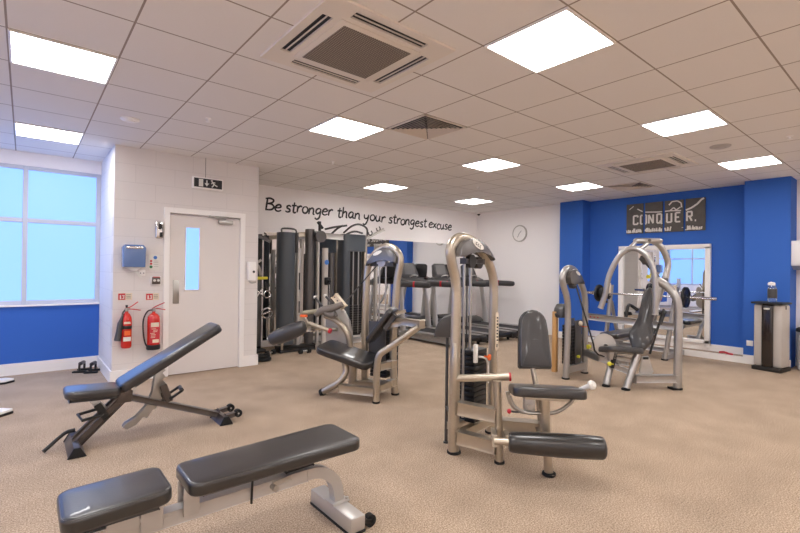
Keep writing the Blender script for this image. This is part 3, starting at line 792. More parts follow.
# ---------------------------------------------------------------- A: machine in the middle foreground
def machine_a():
    S = Frame(2.61, 2.44, -48); T = Frame(2.61, 2.44, -80)
    t = thing('leg_curl_machine', 'large champagne framed leg curl machine with black roller pad, foreground centre', 'gym machine', (2.61, 2.44, 0), math.radians(-48))
    q = lambda u, v, z: T.to(S, u, v, z)
    side = T.to(S, 1, 0, 0) - T.to(S, 0, 0, 0)
    pts = [(0, .0), (-.005, .417), (.004, .888), (.008, 1.122), (.0, 1.34), (-.065, 1.5), (-.082, 1.6), (-.01, 1.672), (.1, 1.695), (.275, 1.665), (.41, 1.595), (.51, 1.51), (.583, 1.41), (.615, 1.29), (.615, 1.05), (.61, .8), (.59, 0)]
    b = MB(); b.tube([q(0, v, z) for v, z in pts], [.05, .048, .046, .045, .044, .044, .044, .044, .044, .044, .044, .044, .044, .044, .045, .046, .048], 20, 5, rb=.042, side=side)
    arch = part(b, 'arch_frame', 'champ', t)
    foot(arch, q(0, 0, 0), .048); foot(arch, q(0, .59, 0), .046)
    # decal on the far leg
    b = MB(); b.prism(rrect(.055, .34, .025), q(.0435, .6, .9), q(0, 1, 0)-q(0, 0, 0), (0, 0, 1), .003); part(b, 'decal', 'cream', arch)
    b = MB()
    for k in range(8): b.box(q(.046, .6, 1.02-.028*k), (.014, .014, .012), None)
    b.torus(q(.046, .6, .775), side, .012, .0025, 16, 6)
    part(b, 'decal_print', 'dark', arch)
    # grey cap between the tubes
    cap = [(-.04, 1.54), (-.04, 1.6), (.0, 1.65), (.11, 1.69), (.25, 1.69), (.37, 1.64), (.46, 1.575), (.505, 1.525), (.49, 1.52), (.41, 1.575), (.3, 1.6), (.17, 1.595), (.05, 1.545)]
    b = MB(); b.prism(cap, q(.015, 0, 0), q(0, 1, 0)-q(0, 0, 0), (0, 0, 1), .125, .014); c = part(b, 'top_shroud', 'cap', t)
    b = MB(); b.prism([(.2+.085*math.cos(a)+.012*math.sin(a), 1.645+.026*math.sin(a)-.03*math.cos(a)) for a in [2*PI*k/24 for k in range(24)]], q(.08, 0, 0), q(0, 1, 0)-q(0, 0, 0), (0, 0, 1), .004); e = part(b, 'badge', 'stripe', c)
    b = MB()
    for k in range(3): b.torus(q(.083, .17+.03*k, 1.652-.012*k), side, .010, .003, 14, 6, 0, 4.5)
    part(b, 'badge_mark', 'dark', e)
    # pulley block below the cap
    b = MB(); b.cyl(q(-.03, .2, 1.51), q(.03, .2, 1.51), .055, 24); b.cyl(q(-.025, .33, 1.5), q(.025, .33, 1.5), .05, 24); part(b, 'pulley', 'black', t)
    b = MB(); b.bar(q(0, .1, 1.51), q(0, .4, 1.51), .05, .04); part(b, 'pulley_bracket', 'dark', t)
    for v in (.12, .22):
        b = MB(); b.cyl(q(0, v, .25), q(0, v, 1.55), .011, 12); part(b, 'guide_rod', 'steel', t)
    b = MB(); b.cyl(q(0, .165, .8), q(0, .165, 1.52), .005, 8); part(b, 'cable', 'black', t)
    for k in range(14):
        b = MB(); b.box(q(0, .28, .22+.042*k), (.15, .22, .036), math.radians(-32), .004); part(b, 'stack_plate', 'plate', t)
    b = MB(); b.box(q(.078, .37, .51), (.004, .012, .55), math.radians(-32)); part(b, 'stack_scale', 'cream', t)
    b = MB(); b.box(q(.09, .16, .77), (.03, .03, .15), math.radians(-32), .006); part(b, 'selector_block', 'stripe', t)
    b = MB(); b.lathe([(.008, 0), (.008, .04), (.026, .045), (.026, .055), (.012, .06)], q(.07, .33, .72), side, seg=18); part(b, 'selector_pin', 'orange', t)
    b = MB(); b.tube([q(.1, .2, .74), q(.1, .28, .72), q(.1, .34, .67), q(.1, .35, .5)], .008, 8, 4); part(b, 'pin_tether', 'stripe', t)
    # lower frame of the tower
    for z, h in ((.12, .07), (.19, .05)):
        b = MB(); b.bar(q(-.01 if z < .15 else -.05, .03, z), q(-.01 if z < .15 else -.05, .58, z), .07, h); part(b, 'base_beam', 'champ', t)
    # rear post with towel tray
    b = MB(); b.cyl((-.07, .2, 0), (-.07, .2, .89), .013, 12); b.lathe([(.022, 0), (.022, .012)], (-.07, .2, 0)); b.bar((-.07, .2, .3), (-.02, .03, .3), .02, .02); part(b, 'rear_post', 'dark', t)
    b = MB(); b.prism([(-.175, .885), (-.17, .94), (-.145, 1.0), (-.1, 1.045), (-.03, 1.07), (.02, 1.07), (.02, .885)], (0, .2, 0), (1, 0, 0), (0, 0, 1), .15, .008); part(b, 'towel_tray', 'dark', t)
    # lever, arm, second post and boxed beams
    b = MB(); b.tube([(0, -.068, .48), (0, -.075, .6), (0, -.07, .75), (0, -.06, .87)], [.028, .032, .03, .02], 14, 4); part(b, 'pivot_lever', 'champ', t)
    b = MB(); b.cyl((0, -.075, .602), (.41, -.055, .63), .029, 18); arm = part(b, 'pivot_arm', 'champ', t)
    b = MB(); b.cyl((.41, -.055, .63), (.425, -.055, .631), .033, 18); part(b, 'end_cap', 'redp', arm)
    b = MB(); b.tube([(.34, -.13, 0), (.33, -.13, .3), (.318, -.12, .61)], .035, 16, 3, rb=.03, side=(1, 0, 0)); p2 = part(b, 'side_post', 'champ', t); foot(p2, (.34, -.13), .034)
    b = MB(); b.bar((.03, -.04, .37), (.315, -.125, .355), .06, .1, .012); part(b, 'upper_beam', 'champ', t)
    b = MB(); b.bar((.03, -.04, .145), (.315, -.125, .12), .06, .1, .012); part(b, 'lower_beam', 'champ', t)
    # roller
    z = .27
    b = MB(); b.cyl((.28, -.42, z), (.42, -.42, z), .024, 16); b.bar((.285, -.42, z), (.295, -.09, z-.06), .022, .07, .006); b.bar((.375, -.42, z), (.385, -.12, z-.06), .022, .07, .006); part(b, 'roller_bracket', 'champ', t)
    b = MB(); b.lathe([(.03, 0), (.058, .006), (.066, .02), (.069, .05), (.075, .2), (.078, .33), (.077, .5), (.074, .6), (.069, .615), (.056, .625), (.03, .628)], (.375, -.42, z), (1, 0, 0), 30); part(b, 'roller_pad', 'vinyl', t)
    b = MB(); b.cyl((1.0, -.42, z), (1.013, -.42, z), .014, 12); part(b, 'roller_bolt', 'gun', t)
    # seat
    R = R3('X', -11)
    out = rrect(.49, .42, .06)
    b = MB(); b.pad(out, .07, .022, .004, R, (.65, -.22, .578)); part(b, 'seat_pad', 'vinyl', t)
    b = MB(); b.box((.642, -.22, .53), (.3, .25, .02), R, .004); part(b, 'seat_plate', 'champ', t)
    b = MB(); b.tube([(.672, -.27, 0), (.66, -.27, .15), (.645, -.265, .3), (.635, -.26, .54)], [.03, .032, .036, .038], 16, 4); ps = part(b, 'seat_post', 'champ', t); foot(ps, (.672, -.27), .042)
    b = MB(); b.tube([(.385, -.2, .555), (.41, -.2, .475), (.47, -.2, .42), (.56, -.2, .41), (.68, -.2, .412), (.76, -.2, .44), (.83, -.2, .5), (.86, -.2, .545)], .014, 12, 4); part(b, 'seat_handle_bar', 'steel', t)
    b = MB(); b.tube([(.39, -.33, .56), (.42, -.33, .49), (.5, -.33, .45), (.6, -.3, .44)], .012, 10, 4); part(b, 'seat_handle_bar', 'steel', t)
    b = MB(); b.box((.53, -.27, .495), (.075, .09, .09), None, .01); b.cyl((.53, -.32, .49), (.53, -.33, .49), .018, 14); part(b, 'adjuster_box', 'grey_paint', t)
    b = MB(); b.tube([(.5, -.28, .45), (.45, -.3, .44), (.4, -.3, .443)], .007, 8, 3); part(b, 'adjuster_lever', 'gun', t)
    b = MB(); b.lathe([(.006, 0), (.016, .006), (.018, .016), (.01, .028)], (.405, -.3, .443), (-1, 0, 0), 14); part(b, 'lever_knob', 'redp', t)
    b = MB(); b.cyl((.87, -.3, .62), (.925, -.36, .668), .017, 14); b.lathe([(.02, 0), (.03, .004), (.032, .02), (.02, .034)], (.92, -.355, .664), (.055, -.06, .045), 18); part(b, 'grip_handle', 'stripe', t)
    b = MB(); b.bar((.345, -.1, .28), (.63, -.1, .27), .07, .09, .012); b.bar((.61, -.1, .27), (.655, -.24, .2), .05, .06); part(b, 'link_beam', 'champ', t)
    b = MB(); b.tube([(.588, .03, .72), (.61, .0, .6), (.635, -.02, .45), (.65, -.05, .25)], .026, 14, 4, rb=.02, side=(1, 0, 0)); part(b, 'backrest_post', 'champ', t)
    # backrest
    o = [(-.115, -.215), (.115, -.215), (.125, -.2)] + [(.12, -.1), (.112, .06), (.105, .12)]
    o += [(.105*math.cos(a), .12+.115*math.sin(a)) for a in [PI/10*k for k in range(1, 10)]]
    o += [(-.105, .12), (-.112, .06), (-.12, -.1), (-.125, -.2)]
    R = R3('X', 76) @ Matrix.Rotation(0, 3, 'Z')
    b = MB(); b.pad(o, .075, .03, .012, Matrix.Rotation(math.radians(6), 3, 'Z') @ R, (.605, .05, .9)); bp = part(b, 'backrest_pad', 'vinyl_g', t)
    b = MB(); oo = [(x*1.03, y*1.02) for x, y in o]; b.pad(oo, .03, .01, .0, Matrix.Rotation(math.radians(6), 3, 'Z') @ R, (.605, .076, .894)); part(b, 'backrest_rim', 'black', bp)
    seam(o, .014, .0325, Matrix.Rotation(math.radians(6), 3, 'Z') @ R, (.605, .05, .9), 'seam', 'gun', bp)
    return t
machine_a()

# ---------------------------------------------------------------- B: machine left of centre
def machine_b():
    S = Frame(2.91, 3.86, -56); T = Frame(3.28, 3.99, 19)
    t = thing('leg_extension_machine', 'champagne framed leg extension machine with tilted black seat, left of centre', 'gym machine', (2.91, 3.86, 0), math.radians(-56))
    q = lambda u, v, z: T.to(S, u, v, z)
    side = q(1, 0, 0) - q(0, 0, 0); vx = q(0, 1, 0) - q(0, 0, 0)
    rzT = math.radians(75)
    pts = [(.0, 0), (.03, .3), (.035, .62), (.01, 1.08), (-.01, 1.33), (-.045, 1.52), (-.02, 1.615), (.06, 1.68), (.17, 1.69), (.28, 1.635), (.36, 1.53), (.41, 1.42), (.425, 1.2), (.435, .65), (.435, 0)]
    b = MB(); b.tube([q(0, v, z) for v, z in pts], .043, 18, 5, rb=.04, side=side); arch = part(b, 'arch_frame', 'champ', t)
    foot(arch, q(0, 0, 0), .042); foot(arch, q(0, .435, 0), .042)
    cap = [(-.02, 1.5), (-.03, 1.58), (.03, 1.65), (.16, 1.685), (.28, 1.63), (.36, 1.53), (.395, 1.47), (.37, 1.47), (.3, 1.52), (.16, 1.555), (.05, 1.535)]
    b = MB(); b.prism(cap, q(-.01, 0, 0), vx, (0, 0, 1), .13, .014); c = part(b, 'top_shroud', 'cap', t)
    b = MB(); b.prism([(.22+.06*math.cos(a), 1.62+.022*math.sin(a)-.02*math.cos(a)) for a in [2*PI*k/20 for k in range(20)]], q(-.078, 0, 0), vx, (0, 0, 1), .004); part(b, 'badge', 'stripe', c)
    b = MB(); b.cyl(q(-.03, .2, 1.52), q(.03, .2, 1.52), .062, 24); part(b, 'pulley', 'grey_paint', t)
    b = MB(); b.bar(q(0, .04, 1.49), q(0, .36, 1.49), .05, .04); part(b, 'pulley_bracket', 'dark', t)
    for v in (.16, .25):
        b = MB(); b.cyl(q(0.02, v, .2), q(0.02, v, 1.52), .01, 10); part(b, 'guide_rod', 'steel', t)
    for k in range(14):
        b = MB(); b.box(q(.02, .21, .2+.042*k), (.14, .22, .037), rzT, .004); part(b, 'stack_plate', 'plate', t)
    b = MB(); b.box(q(-.07, .21, .58), (.012, .24, .5), rzT, .004); part(b, 'stack_guard', 'dark', t)
    b = MB(); b.lathe([(.008, 0), (.008, .03), (.022, .034), (.022, .045)], q(-.078, .2, .71), -side, 14); part(b, 'selector_pin', 'orange', t)
    b = MB(); b.cyl(q(.36, .2, 0), q(.36, .2, .95), .013, 10); b.bar(q(0, .05, .4), q(.36, .2, .4), .02, .02); part(b, 'rear_post', 'dark', t)
    for z in (.1, .3):
        b = MB(); b.bar(q(0, .02, z), q(0, .42, z), .06, .06); part(b, 'base_beam', 'champ', t)
    # seat side leg bending up to the arm box
    b = MB(); b.tube([(0, 0, 0), (.0, 0, .25), (.008, 0, .43), (.04, .0, .53), (.14, 0, .6), (.26, 0, .69), (.45, .02, .835)], .036, 16, 4); l1 = part(b, 'side_leg', 'champ', t); foot(l1, (0, 0), .036)
    b = MB(); b.bar((.13, .2, .87), (.49, 0.02, .865), .07, .075, .012); part(b, 'arm_box', 'champ', t)
    for z, zz in ((.38, .36), (.15, .15)):
        b = MB(); b.bar((.01, 0.02, z), q(-.02, 0, zz), .05, .075, .01); bm_ = part(b, 'strut', 'champ', t)
        b = MB(); pm = (V(.01, .02, z)*.3 + q(-.02, 0, zz)*.7); b.box(pm, (.03, .07, .095), math.radians(75), .006); part(b, 'collar', 'champ', bm_)
    b = MB(); b.bar((-.43, .02, .12), (-.02, .0, .12), .06, .085, .012); part(b, 'floor_beam', 'champ', t)
    b = MB(); b.bar((-.42, .35, .1), (.03, .37, .1), .05, .06, .012); part(b, 'floor_beam', 'champ', t)
    b = MB(); b.tube([(-.68, .1, .03), (-.62, .1, .07), (-.5, .1, .14), (-.43, .12, .22), (-.41, .14, .3), (-.45, .15, .42), (-.46, .15, .5)], .036, 16, 4); cf = part(b, 'front_leg', 'champ', t)
    b = MB(); b.tube([(-.70, .1, .018), (-.665, .1, .036)], .042, 16); part(b, 'rubber_foot', 'rubber', cf)
    b = MB(); b.cyl((-.42, .36, 0), (-.42, .36, .5), .05, 16); r_ = part(b, 'rear_leg', 'champ', t); foot(r_, (-.42, .36), .048)
    # seat
    dirv = V(.632, 0, -.165); L = dirv.length; ang = math.degrees(math.atan2(.165, .632))
    R = Matrix.Rotation(math.radians(ang), 3, 'Y')
    b = MB(); b.pad([(x, y) for x, y in rrect(.65, .43, .09)], .075, .024, .008, R @ R3('X', 4), (-.395, .15, .472)); part(b, 'seat_pad', 'vinyl', t)
    b = MB(); b.box((-.385, .14, .418), (.4, .2, .02), R, .004); part(b, 'seat_plate', 'champ', t)
    # backrest seen edge on
    dv = V(.31, 0, .41).normalized(); R = Matrix((dv, V(0, 1, 0), V(0, 0, 1).cross(V(0, 1, 0)) if False else dv.cross(V(0, 1, 0)))).transposed()
    b = MB(); b.pad(rrect(.47, .27, .06), .058, .02, .006, R, (0.0, .16, .82)); bp = part(b, 'backrest_pad', 'vinyl', t)
    b = MB(); b.bar((.05, .16, .78), (.17, .16, .94), .12, .05, .01); part(b, 'backrest_mount', 'gun', bp)
    b = MB(); b.bar((.1, .16, .82), (.3, .12, .86), .05, .05); b.bar((.16, .16, .95), (.26, .2, .98), .02, .03); part(b, 'backrest_rail', 'champ', t)
    # cam plate and moving arm
    plate = [(-.76, .5), (-.765, .88), (-.74, .97), (-.68, 1.015), (-.6, 1.0), (-.53, .94), (-.46, .82), (-.43, .65), (-.42, .42), (-.5, .36), (-.7, .42)]
    b = MB(); b.prism(plate, (0, .36, 0), (1, 0, 0), (0, 0, 1), .05, .012); part(b, 'cam_plate', 'grey_paint', t)
    b = MB(); b.tube([(-.74, .27, .88), (-.62, .27, .84), (-.52, .27, .77), (-.45, .28, .66), (-.425, .3, .5), (-.42, .33, .35)], .033, 16, 5); part(b, 'swing_arm', 'champ', t)
    b = MB(); b.tube([(-.8, .15, .9), (-.72, .15, .95), (-.6, .15, .98), (-.47, .15, 1.03)], [.035, .045, .045, .03], 14, 4); b.tube([(-.68, .15, .93), (-.6, .15, .9), (-.55, .15, .92)], .04, 12, 3); part(b, 'knee_pad', 'olive_d', t)
    b = MB(); b.cyl((-.95, .12, .915), (-.78, .14, .94), .026, 14); part(b, 'grip', 'olive', t)
    for p0, p1 in (((-.83, .2, 1.09), (-.74, .2, .99)), ((-.70, .2, 1.11), (-.6, .2, 1.02))):
        b = MB(); b.cyl(p0, p1, .013, 12); h = part(b, 'handle', 'dark', t)
        b = MB(); b.lathe([(.01, 0), (.02, .004), (.021, .016), (.012, .026)], p0, V(p0)-V(p1), 14); part(b, 'handle_end', 'stripe', h)
    b = MB(); b.bar((-.59, .2, 1.12), (-.47, .2, .99), .05, .07, .012); lp = part(b, 'lever_plate', 'cream', t)
    b = MB()
    for k in range(3): b.cyl((-.575+.035*k, .172, 1.105-.038*k), (-.575+.035*k, .166, 1.105-.038*k), .008, 8)
    part(b, 'bolt', 'gun', lp)
    # roller and its link
    b = MB(); p0, p1 = V(-1.33, .05, .59), V(-.9, .12, .775); d_ = p1-p0
    b.lathe([(.03, 0), (.055, .004), (.07, .02), (.086, .1), (.094, d_.length*.5), (.086, d_.length-.1), (.07, d_.length-.02), (.04, d_.length)], p0, d_, 26); rp = part(b, 'roller_pad', 'vinyl_g', t)
    b = MB(); b.lathe([(.05, 0), (.05, .006), (.02, .012)], p0+d_.normalized()*-.005, -d_, 20); part(b, 'roller_cap', 'grey_paint', rp)
    b = MB(); b.bar((-.97, .12, .9), (-.87, .13, .72), .03, .06, .008); b.bar((-.93, .12, .74), (-.84, .13, .74), .05, .06, .008); part(b, 'roller_link', 'champ', t)
    b = MB(); b.box((-.93, .11, .885), (.08, .04, .03), None, .006); part(b, 'adjuster_button', 'orange', t)
    b = MB(); b.cyl((-.87, .13, .80), (-.63, .15, .725), .024, 14); b.cyl((-.9, .3, .72), (-.6, .3, .72), .02, 12); part(b, 'link_tube', 'champ', t)
    b = MB(); b.cyl((-.63, .15, .725), (-.605, .15, .718), .03, 14); part(b, 'end_cap', 'redp', t)
    b = MB(); b.tube([q(-.06, .22, 1.49), (-.47, .24, 1.05)], .007, 8); part(b, 'cable', 'dark', t)
machine_b()

# ---------------------------------------------------------------- D: arched press machine on the right, with its tower
def machine_d():
    S = Frame(5.6, 2.42, -35); T = Frame(5.56, 3.19, 2.1)
    t = thing('shoulder_press_machine', 'silver press machine with hooped arm and grey backrest, in front of the barbell', 'gym machine', (5.6, 2.42, 0), math.radians(-35))
    q = lambda u, v, z: T.to(S, u, v, z)
    side = q(0, 1, 0)-q(0, 0, 0); ux = q(1, 0, 0)-q(0, 0, 0)
    rz = math.radians(37)
    pts = [(0, 0), (.035, .5), (.04, .9), (.005, 1.09), (-.08, 1.235), (-.12, 1.345), (-.06, 1.44), (.05, 1.475), (.19, 1.455), (.3, 1.37), (.4, 1.265), (.485, 1.16), (.525, 1.03), (.538, .84), (.533, 0)]
    b = MB(); b.tube([q(u, 0, z) for u, z in pts], .045, 18, 5, rb=.04, side=side); a = part(b, 'tower_frame', 'silver', t)
    foot(a, q(0, 0, 0), .045); foot(a, q(.533, 0, 0), .045)
    b = MB(); b.torus(q(.537, 0, .66), (0, 0, 1), .046, .006, 20, 6); part(b, 'band', 'orange', a)
    b = MB(); b.cyl(q(.51, -.05, .38), q(.565, -.05, .38), .03, 12); part(b, 'knob', 'yellow', a)
    cap = [(0.0, 1.28), (-.03, 1.37), (.0, 1.43), (.08, 1.465), (.18, 1.445), (.28, 1.37), (.38, 1.27), (.36, 1.26), (.25, 1.3), (.12, 1.25)]
    b = MB(); b.prism(cap, q(0, .0, 0), ux, (0, 0, 1), .15, .014); c = part(b, 'top_shroud', 'cap', t)
    b = MB(); b.prism([(.16+.06*math.cos(x), 1.41+.022*math.sin(x)-.02*math.cos(x)) for x in [2*PI*k/20 for k in range(20)]], q(0, -.08, 0), ux, (0, 0, 1), .004); part(b, 'badge', 'stripe', c)
    b = MB(); b.cyl(q(.16, -.03, 1.26), q(.16, .03, 1.26), .06, 20); part(b, 'pulley', 'dark', t)
    b = MB(); b.bar(q(.0, 0, .12), q(.53, 0, .12), .06, .09); part(b, 'base_beam', 'silver', t)
    for k in range(12):
        b = MB(); b.box(q(.28, .08, .18+.045*k), (.22, .14, .04), rz, .004); part(b, 'stack_plate', 'plate', t)
    b = MB(); b.box(q(.33, -.0, .45), (.18, .02, .62), rz, .006); part(b, 'stack_guard', 'dark', t)
    b = MB(); b.box(q(.45, .18, .45), (.26, .012, .62), rz, .004); part(b, 'rear_guard', 'shroud', t)
    for u, w_, z0, z1 in ((.07, .06, .05, .88), (.66, .06, .1, .6)):
        b = MB(); b.box(q(u, .2, (z0+z1)/2), (w_, .06, z1-z0), rz, .006); part(b, 'side_panel', 'tan', t)
    b = MB(); b.prism([(.05, .8), (.045, .86), (.08, .93), (.14, .98), (.24, .98), (.24, .8)], q(0, .15, 0), ux, (0, 0, 1), .14, .008); b.tube([q(0.07, .15, .82), q(.01, .15, .82), q(-.01, .15, .86)], .014, 8, 3); part(b, 'towel_tray', 'dark', t)
    b = MB(); b.cyl(q(.28, -.02, .27), q(.28, -.05, .27), .02, 12); part(b, 'knob', 'yellow', t)
    b = MB(); b.lathe([(.02, 0), (.035, .005), (.03, .03)], q(.33, -.02, .72), -side, 14); part(b, 'selector_block', 'cream', t)
    # connecting beam and cable
    b = MB(); b.bar(q(.533, 0, .3), (-.06, .5, .3), .06, .07, .01); b.bar((-.06, .5, .3), (.1, .33, .24), .06, .07, .01); part(b, 'connecting_beam', 'silver', t)
    b = MB(); b.tube([q(.16, -.05, 1.24), (-.265, .29, .52), (-.25, .29, .44), (-.2, .29, .385), (-.12, .29, .362)], .011, 8); part(b, 'cable', 'black', t)
    # pulley wheel
    b = MB(); b.lathe([(.14, -.02), (.145, -.014), (.138, 0), (.145, .014), (.14, .02), (.1, .022), (.03, .03), (.02, .04)], (-.119, .3, .504), (-.15, -1, 0), 36); wh = part(b, 'pulley_wheel', 'bin', t)
    b = MB(); b.cyl((-.119, .33, .504), (-.125, .24, .504), .022, 14); part(b, 'axle', 'gun', wh)
    # hooped press arm
    hp = [(-.136, .35, .984), (-.098, .318, 1.15), (-.077, .3, 1.323), (-.041, .269, 1.473), (.018, .22, 1.625), (.076, .17, 1.7), (.13, .122, 1.727), (.19, .071, 1.708), (.258, .008, 1.622), (.299, -.029, 1.5), (.319, -.047, 1.337), (.326, -.051, 1.134), (.326, -.05, .942)]
    b = MB(); b.tube(hp, .034, 18, 4); h = part(b, 'hooped_press_arm', 'silver', t)
    b = MB(); b.cyl((-.136, .35, .984), (-.141, .354, .965), .036, 16); b.cyl((.326, -.05, .942), (.326, -.05, .925), .037, 16); part(b, 'end_cap', 'grey_paint', h)
    b = MB(); b.tube([(-.115, .33, 1.06), (-.06, .36, 1.05), (-.05, .42, 1.06)], .016, 10, 3); part(b, 'hand_grip', 'black', h)
    b = MB(); b.tube([(.245, .275, 1.835), (.255, .273, 1.835), (.28, .27, 1.835), (.56, .227, 1.835), (.585, .223, 1.835), (.595, .221, 1.835)], [.018, .035, .048, .048, .035, .018], 18, rb=.036, side=(0, 0, 1)); tb = part(b, 'top_beam', 'silver', t)
    b = MB(); b.cyl((.41, .2, 1.84), (.41, .19, 1.84), .018, 12); part(b, 'bolt', 'gun', tb)
    for p0, p1 in (((.26, .26, 1.81), (.11, .14, 1.73)), ((.42, .24, 1.81), (.2, .08, 1.71))):
        b = MB(); b.cyl(p0, p1, .026, 14); part(b, 'top_strut', 'silver', t)
    b = MB(); b.tube([(.5, .26, 1.83), (.57, .25, 1.79), (.64, .25, 1.7), (.695, .25, 1.55), (.665, .25, 1.39), (.6, .26, 1.18), (.52, .29, .9), (.42, .32, .6)], .038, 16, 5); part(b, 'mast', 'silver', t)
    b = MB(); b.tube([(.69, .05, 0), (.7, .06, .4), (.71, .07, .85), (.7, .08, 1.08), (.65, .12, 1.21), (.56, .18, 1.31), (.46, .24, 1.36)], .05, 18, 5, rb=.042, side=(0, 1, 0)); m_ = part(b, 'main_upright', 'silver', t); foot(m_, (.69, .05), .05)
    b = MB(); b.bar((.15, .08, .13), (.69, .06, .13), .07, .09, .014); part(b, 'base_beam', 'silver', t)
    b = MB(); b.bar((.6, .05, .012), (.69, .05, .012), .1, .02, .006); part(b, 'floor_bracket', 'rubber', t)
    b = MB(); b.tube([(.03, .05, .02), (.2, .1, .42)], .042, 16); l1 = part(b, 'front_leg', 'silver', t); foot(l1, (.02, .045), .045)
    b = MB(); b.tube([(-.13, .22, .02), (-.04, .28, .25), (.0, .3, .4)], .04, 16, 3); l2 = part(b, 'front_leg', 'silver', t); foot(l2, (-.135, .215), .042)
    b = MB(); b.bar((-.08, .25, .27), (.12, .09, .2), .05, .06, .008); b.bar((-.03, .3, .36), (.18, .16, .33), .05, .05, .008); part(b, 'cross_beam', 'silver', t)
    b = MB(); b.bar((-.03, .2, .42), (-.07, .2, .24), .04, .03, .006); part(b, 'seat_adjuster', 'black', t)
    b = MB(); b.box((-.06, .22, .4), (.1, .08, .12), None, .01); part(b, 'seat_bracket', 'grey_paint', t)
    b = MB(); b.cyl((-.1, .12, .3), (-.17, .08, .31), .01, 8); b.lathe([(.01, 0), (.026, .006), (.026, .02), (.012, .03)], (-.16, .085, .31), (-.7, -.4, .1), 14); part(b, 'adjuster_knob', 'yellow', t)
    b = MB(); b.prism([(.28, .39), (.36, .4), (.43, .2), (.39, .16), (.24, .17)], (0, .13, 0), (1, 0, 0), (0, 0, 1), .02, .005); pl = part(b, 'gusset_plate', 'grey_paint', t)
    b = MB(); b.box((.32, .115, .37), (.07, .012, .03), None, .004); part(b, 'slot', 'black', pl)
    # seat pad, nose a little up
    R = R3('Y', 5) @ R3('X', -12)
    b = MB(); b.pad(rrect(.46, .36, .09), .07, .026, .006, R, (.03, .18, .46)); part(b, 'seat_pad', 'vinyl_g', t)
    # backrest: wide flared lower part, narrow upper part
    o = [(-.05, -.42), (.05, -.42), (.09, -.34), (.135, -.26), (.14, -.19), (.11, -.1), (.085, .0), (.085, .15), (.09, .3), (.075, .38), (.04, .42), (-.04, .42), (-.075, .38), (-.09, .3), (-.085, .15), (-.085, .0), (-.11, -.1), (-.14, -.19), (-.135, -.26), (-.09, -.34)]
    n_ = V(-.62, -.74, .3).normalized()     # facing of the backrest
    yv = V(.36, .16, 1.0); yv = (yv - n_*yv.dot(n_)).normalized(); xv = yv.cross(n_)
    R = Matrix((xv, yv, n_)).transposed()
    b = MB(); b.pad(o, .09, .034, .012, R, (.34, .17, .84)); bp = part(b, 'backrest_pad', 'vinyl_g', t)
    for sx in (-1, 1):
        b = MB(); b.tube([R @ V(sx*.1, .1, 0)+V(.34, .17, .84), R @ V(sx*.19, .14, .03)+V(.34, .17, .84), R @ V(sx*.2, .1, .13)+V(.34, .17, .84), R @ V(sx*.19, -.04, .15)+V(.34, .17, .84)], .02, 12, 4); part(b, 'side_handle', 'black', bp)
    b = MB(); b.tube([(.56, .13, .98), (.5, .13, .8), (.38, .13, .42)], .014, 10, 3); part(b, 'tension_rod', 'black', t)
    b = MB(); b.cyl((.42, .27, 1.55), (.62, .27, 1.33), .02, 12); b.bar((.33, .22, 1.62), (.4, .25, 1.56), .05, .05, .01); b.box((.62, .24, 1.32), (.08, .09, .1), None, .01); part(b, 'gas_strut', 'gun', t)
    b = MB(); b.cyl((.44, .2, 1.42), (.36, .14, 1.38), .009, 8); b.lathe([(.01, 0), (.026, .005), (.024, .02)], (.37, .15, 1.385), (-.5, -.4, -.2), 14); part(b, 'adjuster_knob', 'yellow', t)
    return t
machine_d()

# ---------------------------------------------------------------- bench press rack with barbell
BX = 8.12
def rack():
    t = thing('bench_press_rack', 'light silver bench press rack standing before the framed mirror', 'weight rack', (BX, 3.3, 0))
    for y0, y1 in ((.58, .5), (-.42, -.56)):
        b = MB(); b.tube([(-.06, y0, 0), (0, (y0+y1)/2, .6), (.03, y1, 1.2)], .042, 14, 3, rb=.036, side=(0, 1, 0)); u_ = part(b, 'upright', 'silver', t); foot(u_, (-.06, y0), .045)
        b = MB(); b.bar((-.02, y1, 1.0), (-.09, y1, .96), .03, .03, .004); b.bar((-.09, y1, .955), (-.1, y1, 1.03), .03, .02, .004); part(b, 'bar_hook', 'black', t)
        b = MB(); b.box((-.03, y1+.01, 1.1), (.02, .05, .26), None, .004); part(b, 'guard_strip', 'cream', t)
        b = MB(); b.bar((-.06, y0, .05), (.7, y0, .05), .06, .07, .01); part(b, 'base_rail', 'silver', t)
        b = MB(); b.tube([(.03, y1, .9), (.4, y0, .4), (.66, y0, .06)], .032, 12, 3); part(b, 'rear_strut', 'silver', t)
    b = MB(); b.bar((-.03, .95, .6), (-.03, -.6, .555), .06, .12, .02); bm_ = part(b, 'long_beam', 'silver', t)
    for k in range(3):
        b = MB(); b.cyl((-.0605, .84-.07*k, .595), (-.063, .84-.07*k, .595), .012, 12); part(b, 'decal', 'redp', bm_)
    b = MB(); b.bar((.4, .6, .1), (.4, -.42, .1), .06, .06, .01); part(b, 'base_rail', 'silver', t)
    b = MB(); b.bar((-1.1, 0, .36), (.1, 0, .36), .06, .07, .01); b.bar((-1.0, 0, .36), (-1.0, 0, .03), .06, .05, .01); b.bar((-1.0, -.25, .03), (-1.0, .25, .03), .06, .06, .01); part(b, 'bench_frame', 'silver', t)
    b = MB(); b.pad(rrect(1.25, .3, .05), .075, .03, .008, None, (-.52, 0, .44)); part(b, 'bench_pad', 'vinyl', t)
    return t
rack()
t = thing('barbell', 'long steel barbell racked in front of the framed mirror', 'barbell', (BX-.07, 3.26, 1.045))
b = MB(); b.cyl((0, .92, 0), (0, -1.0, 0), .015, 14); part(b, 'shaft', 'chrome', t)
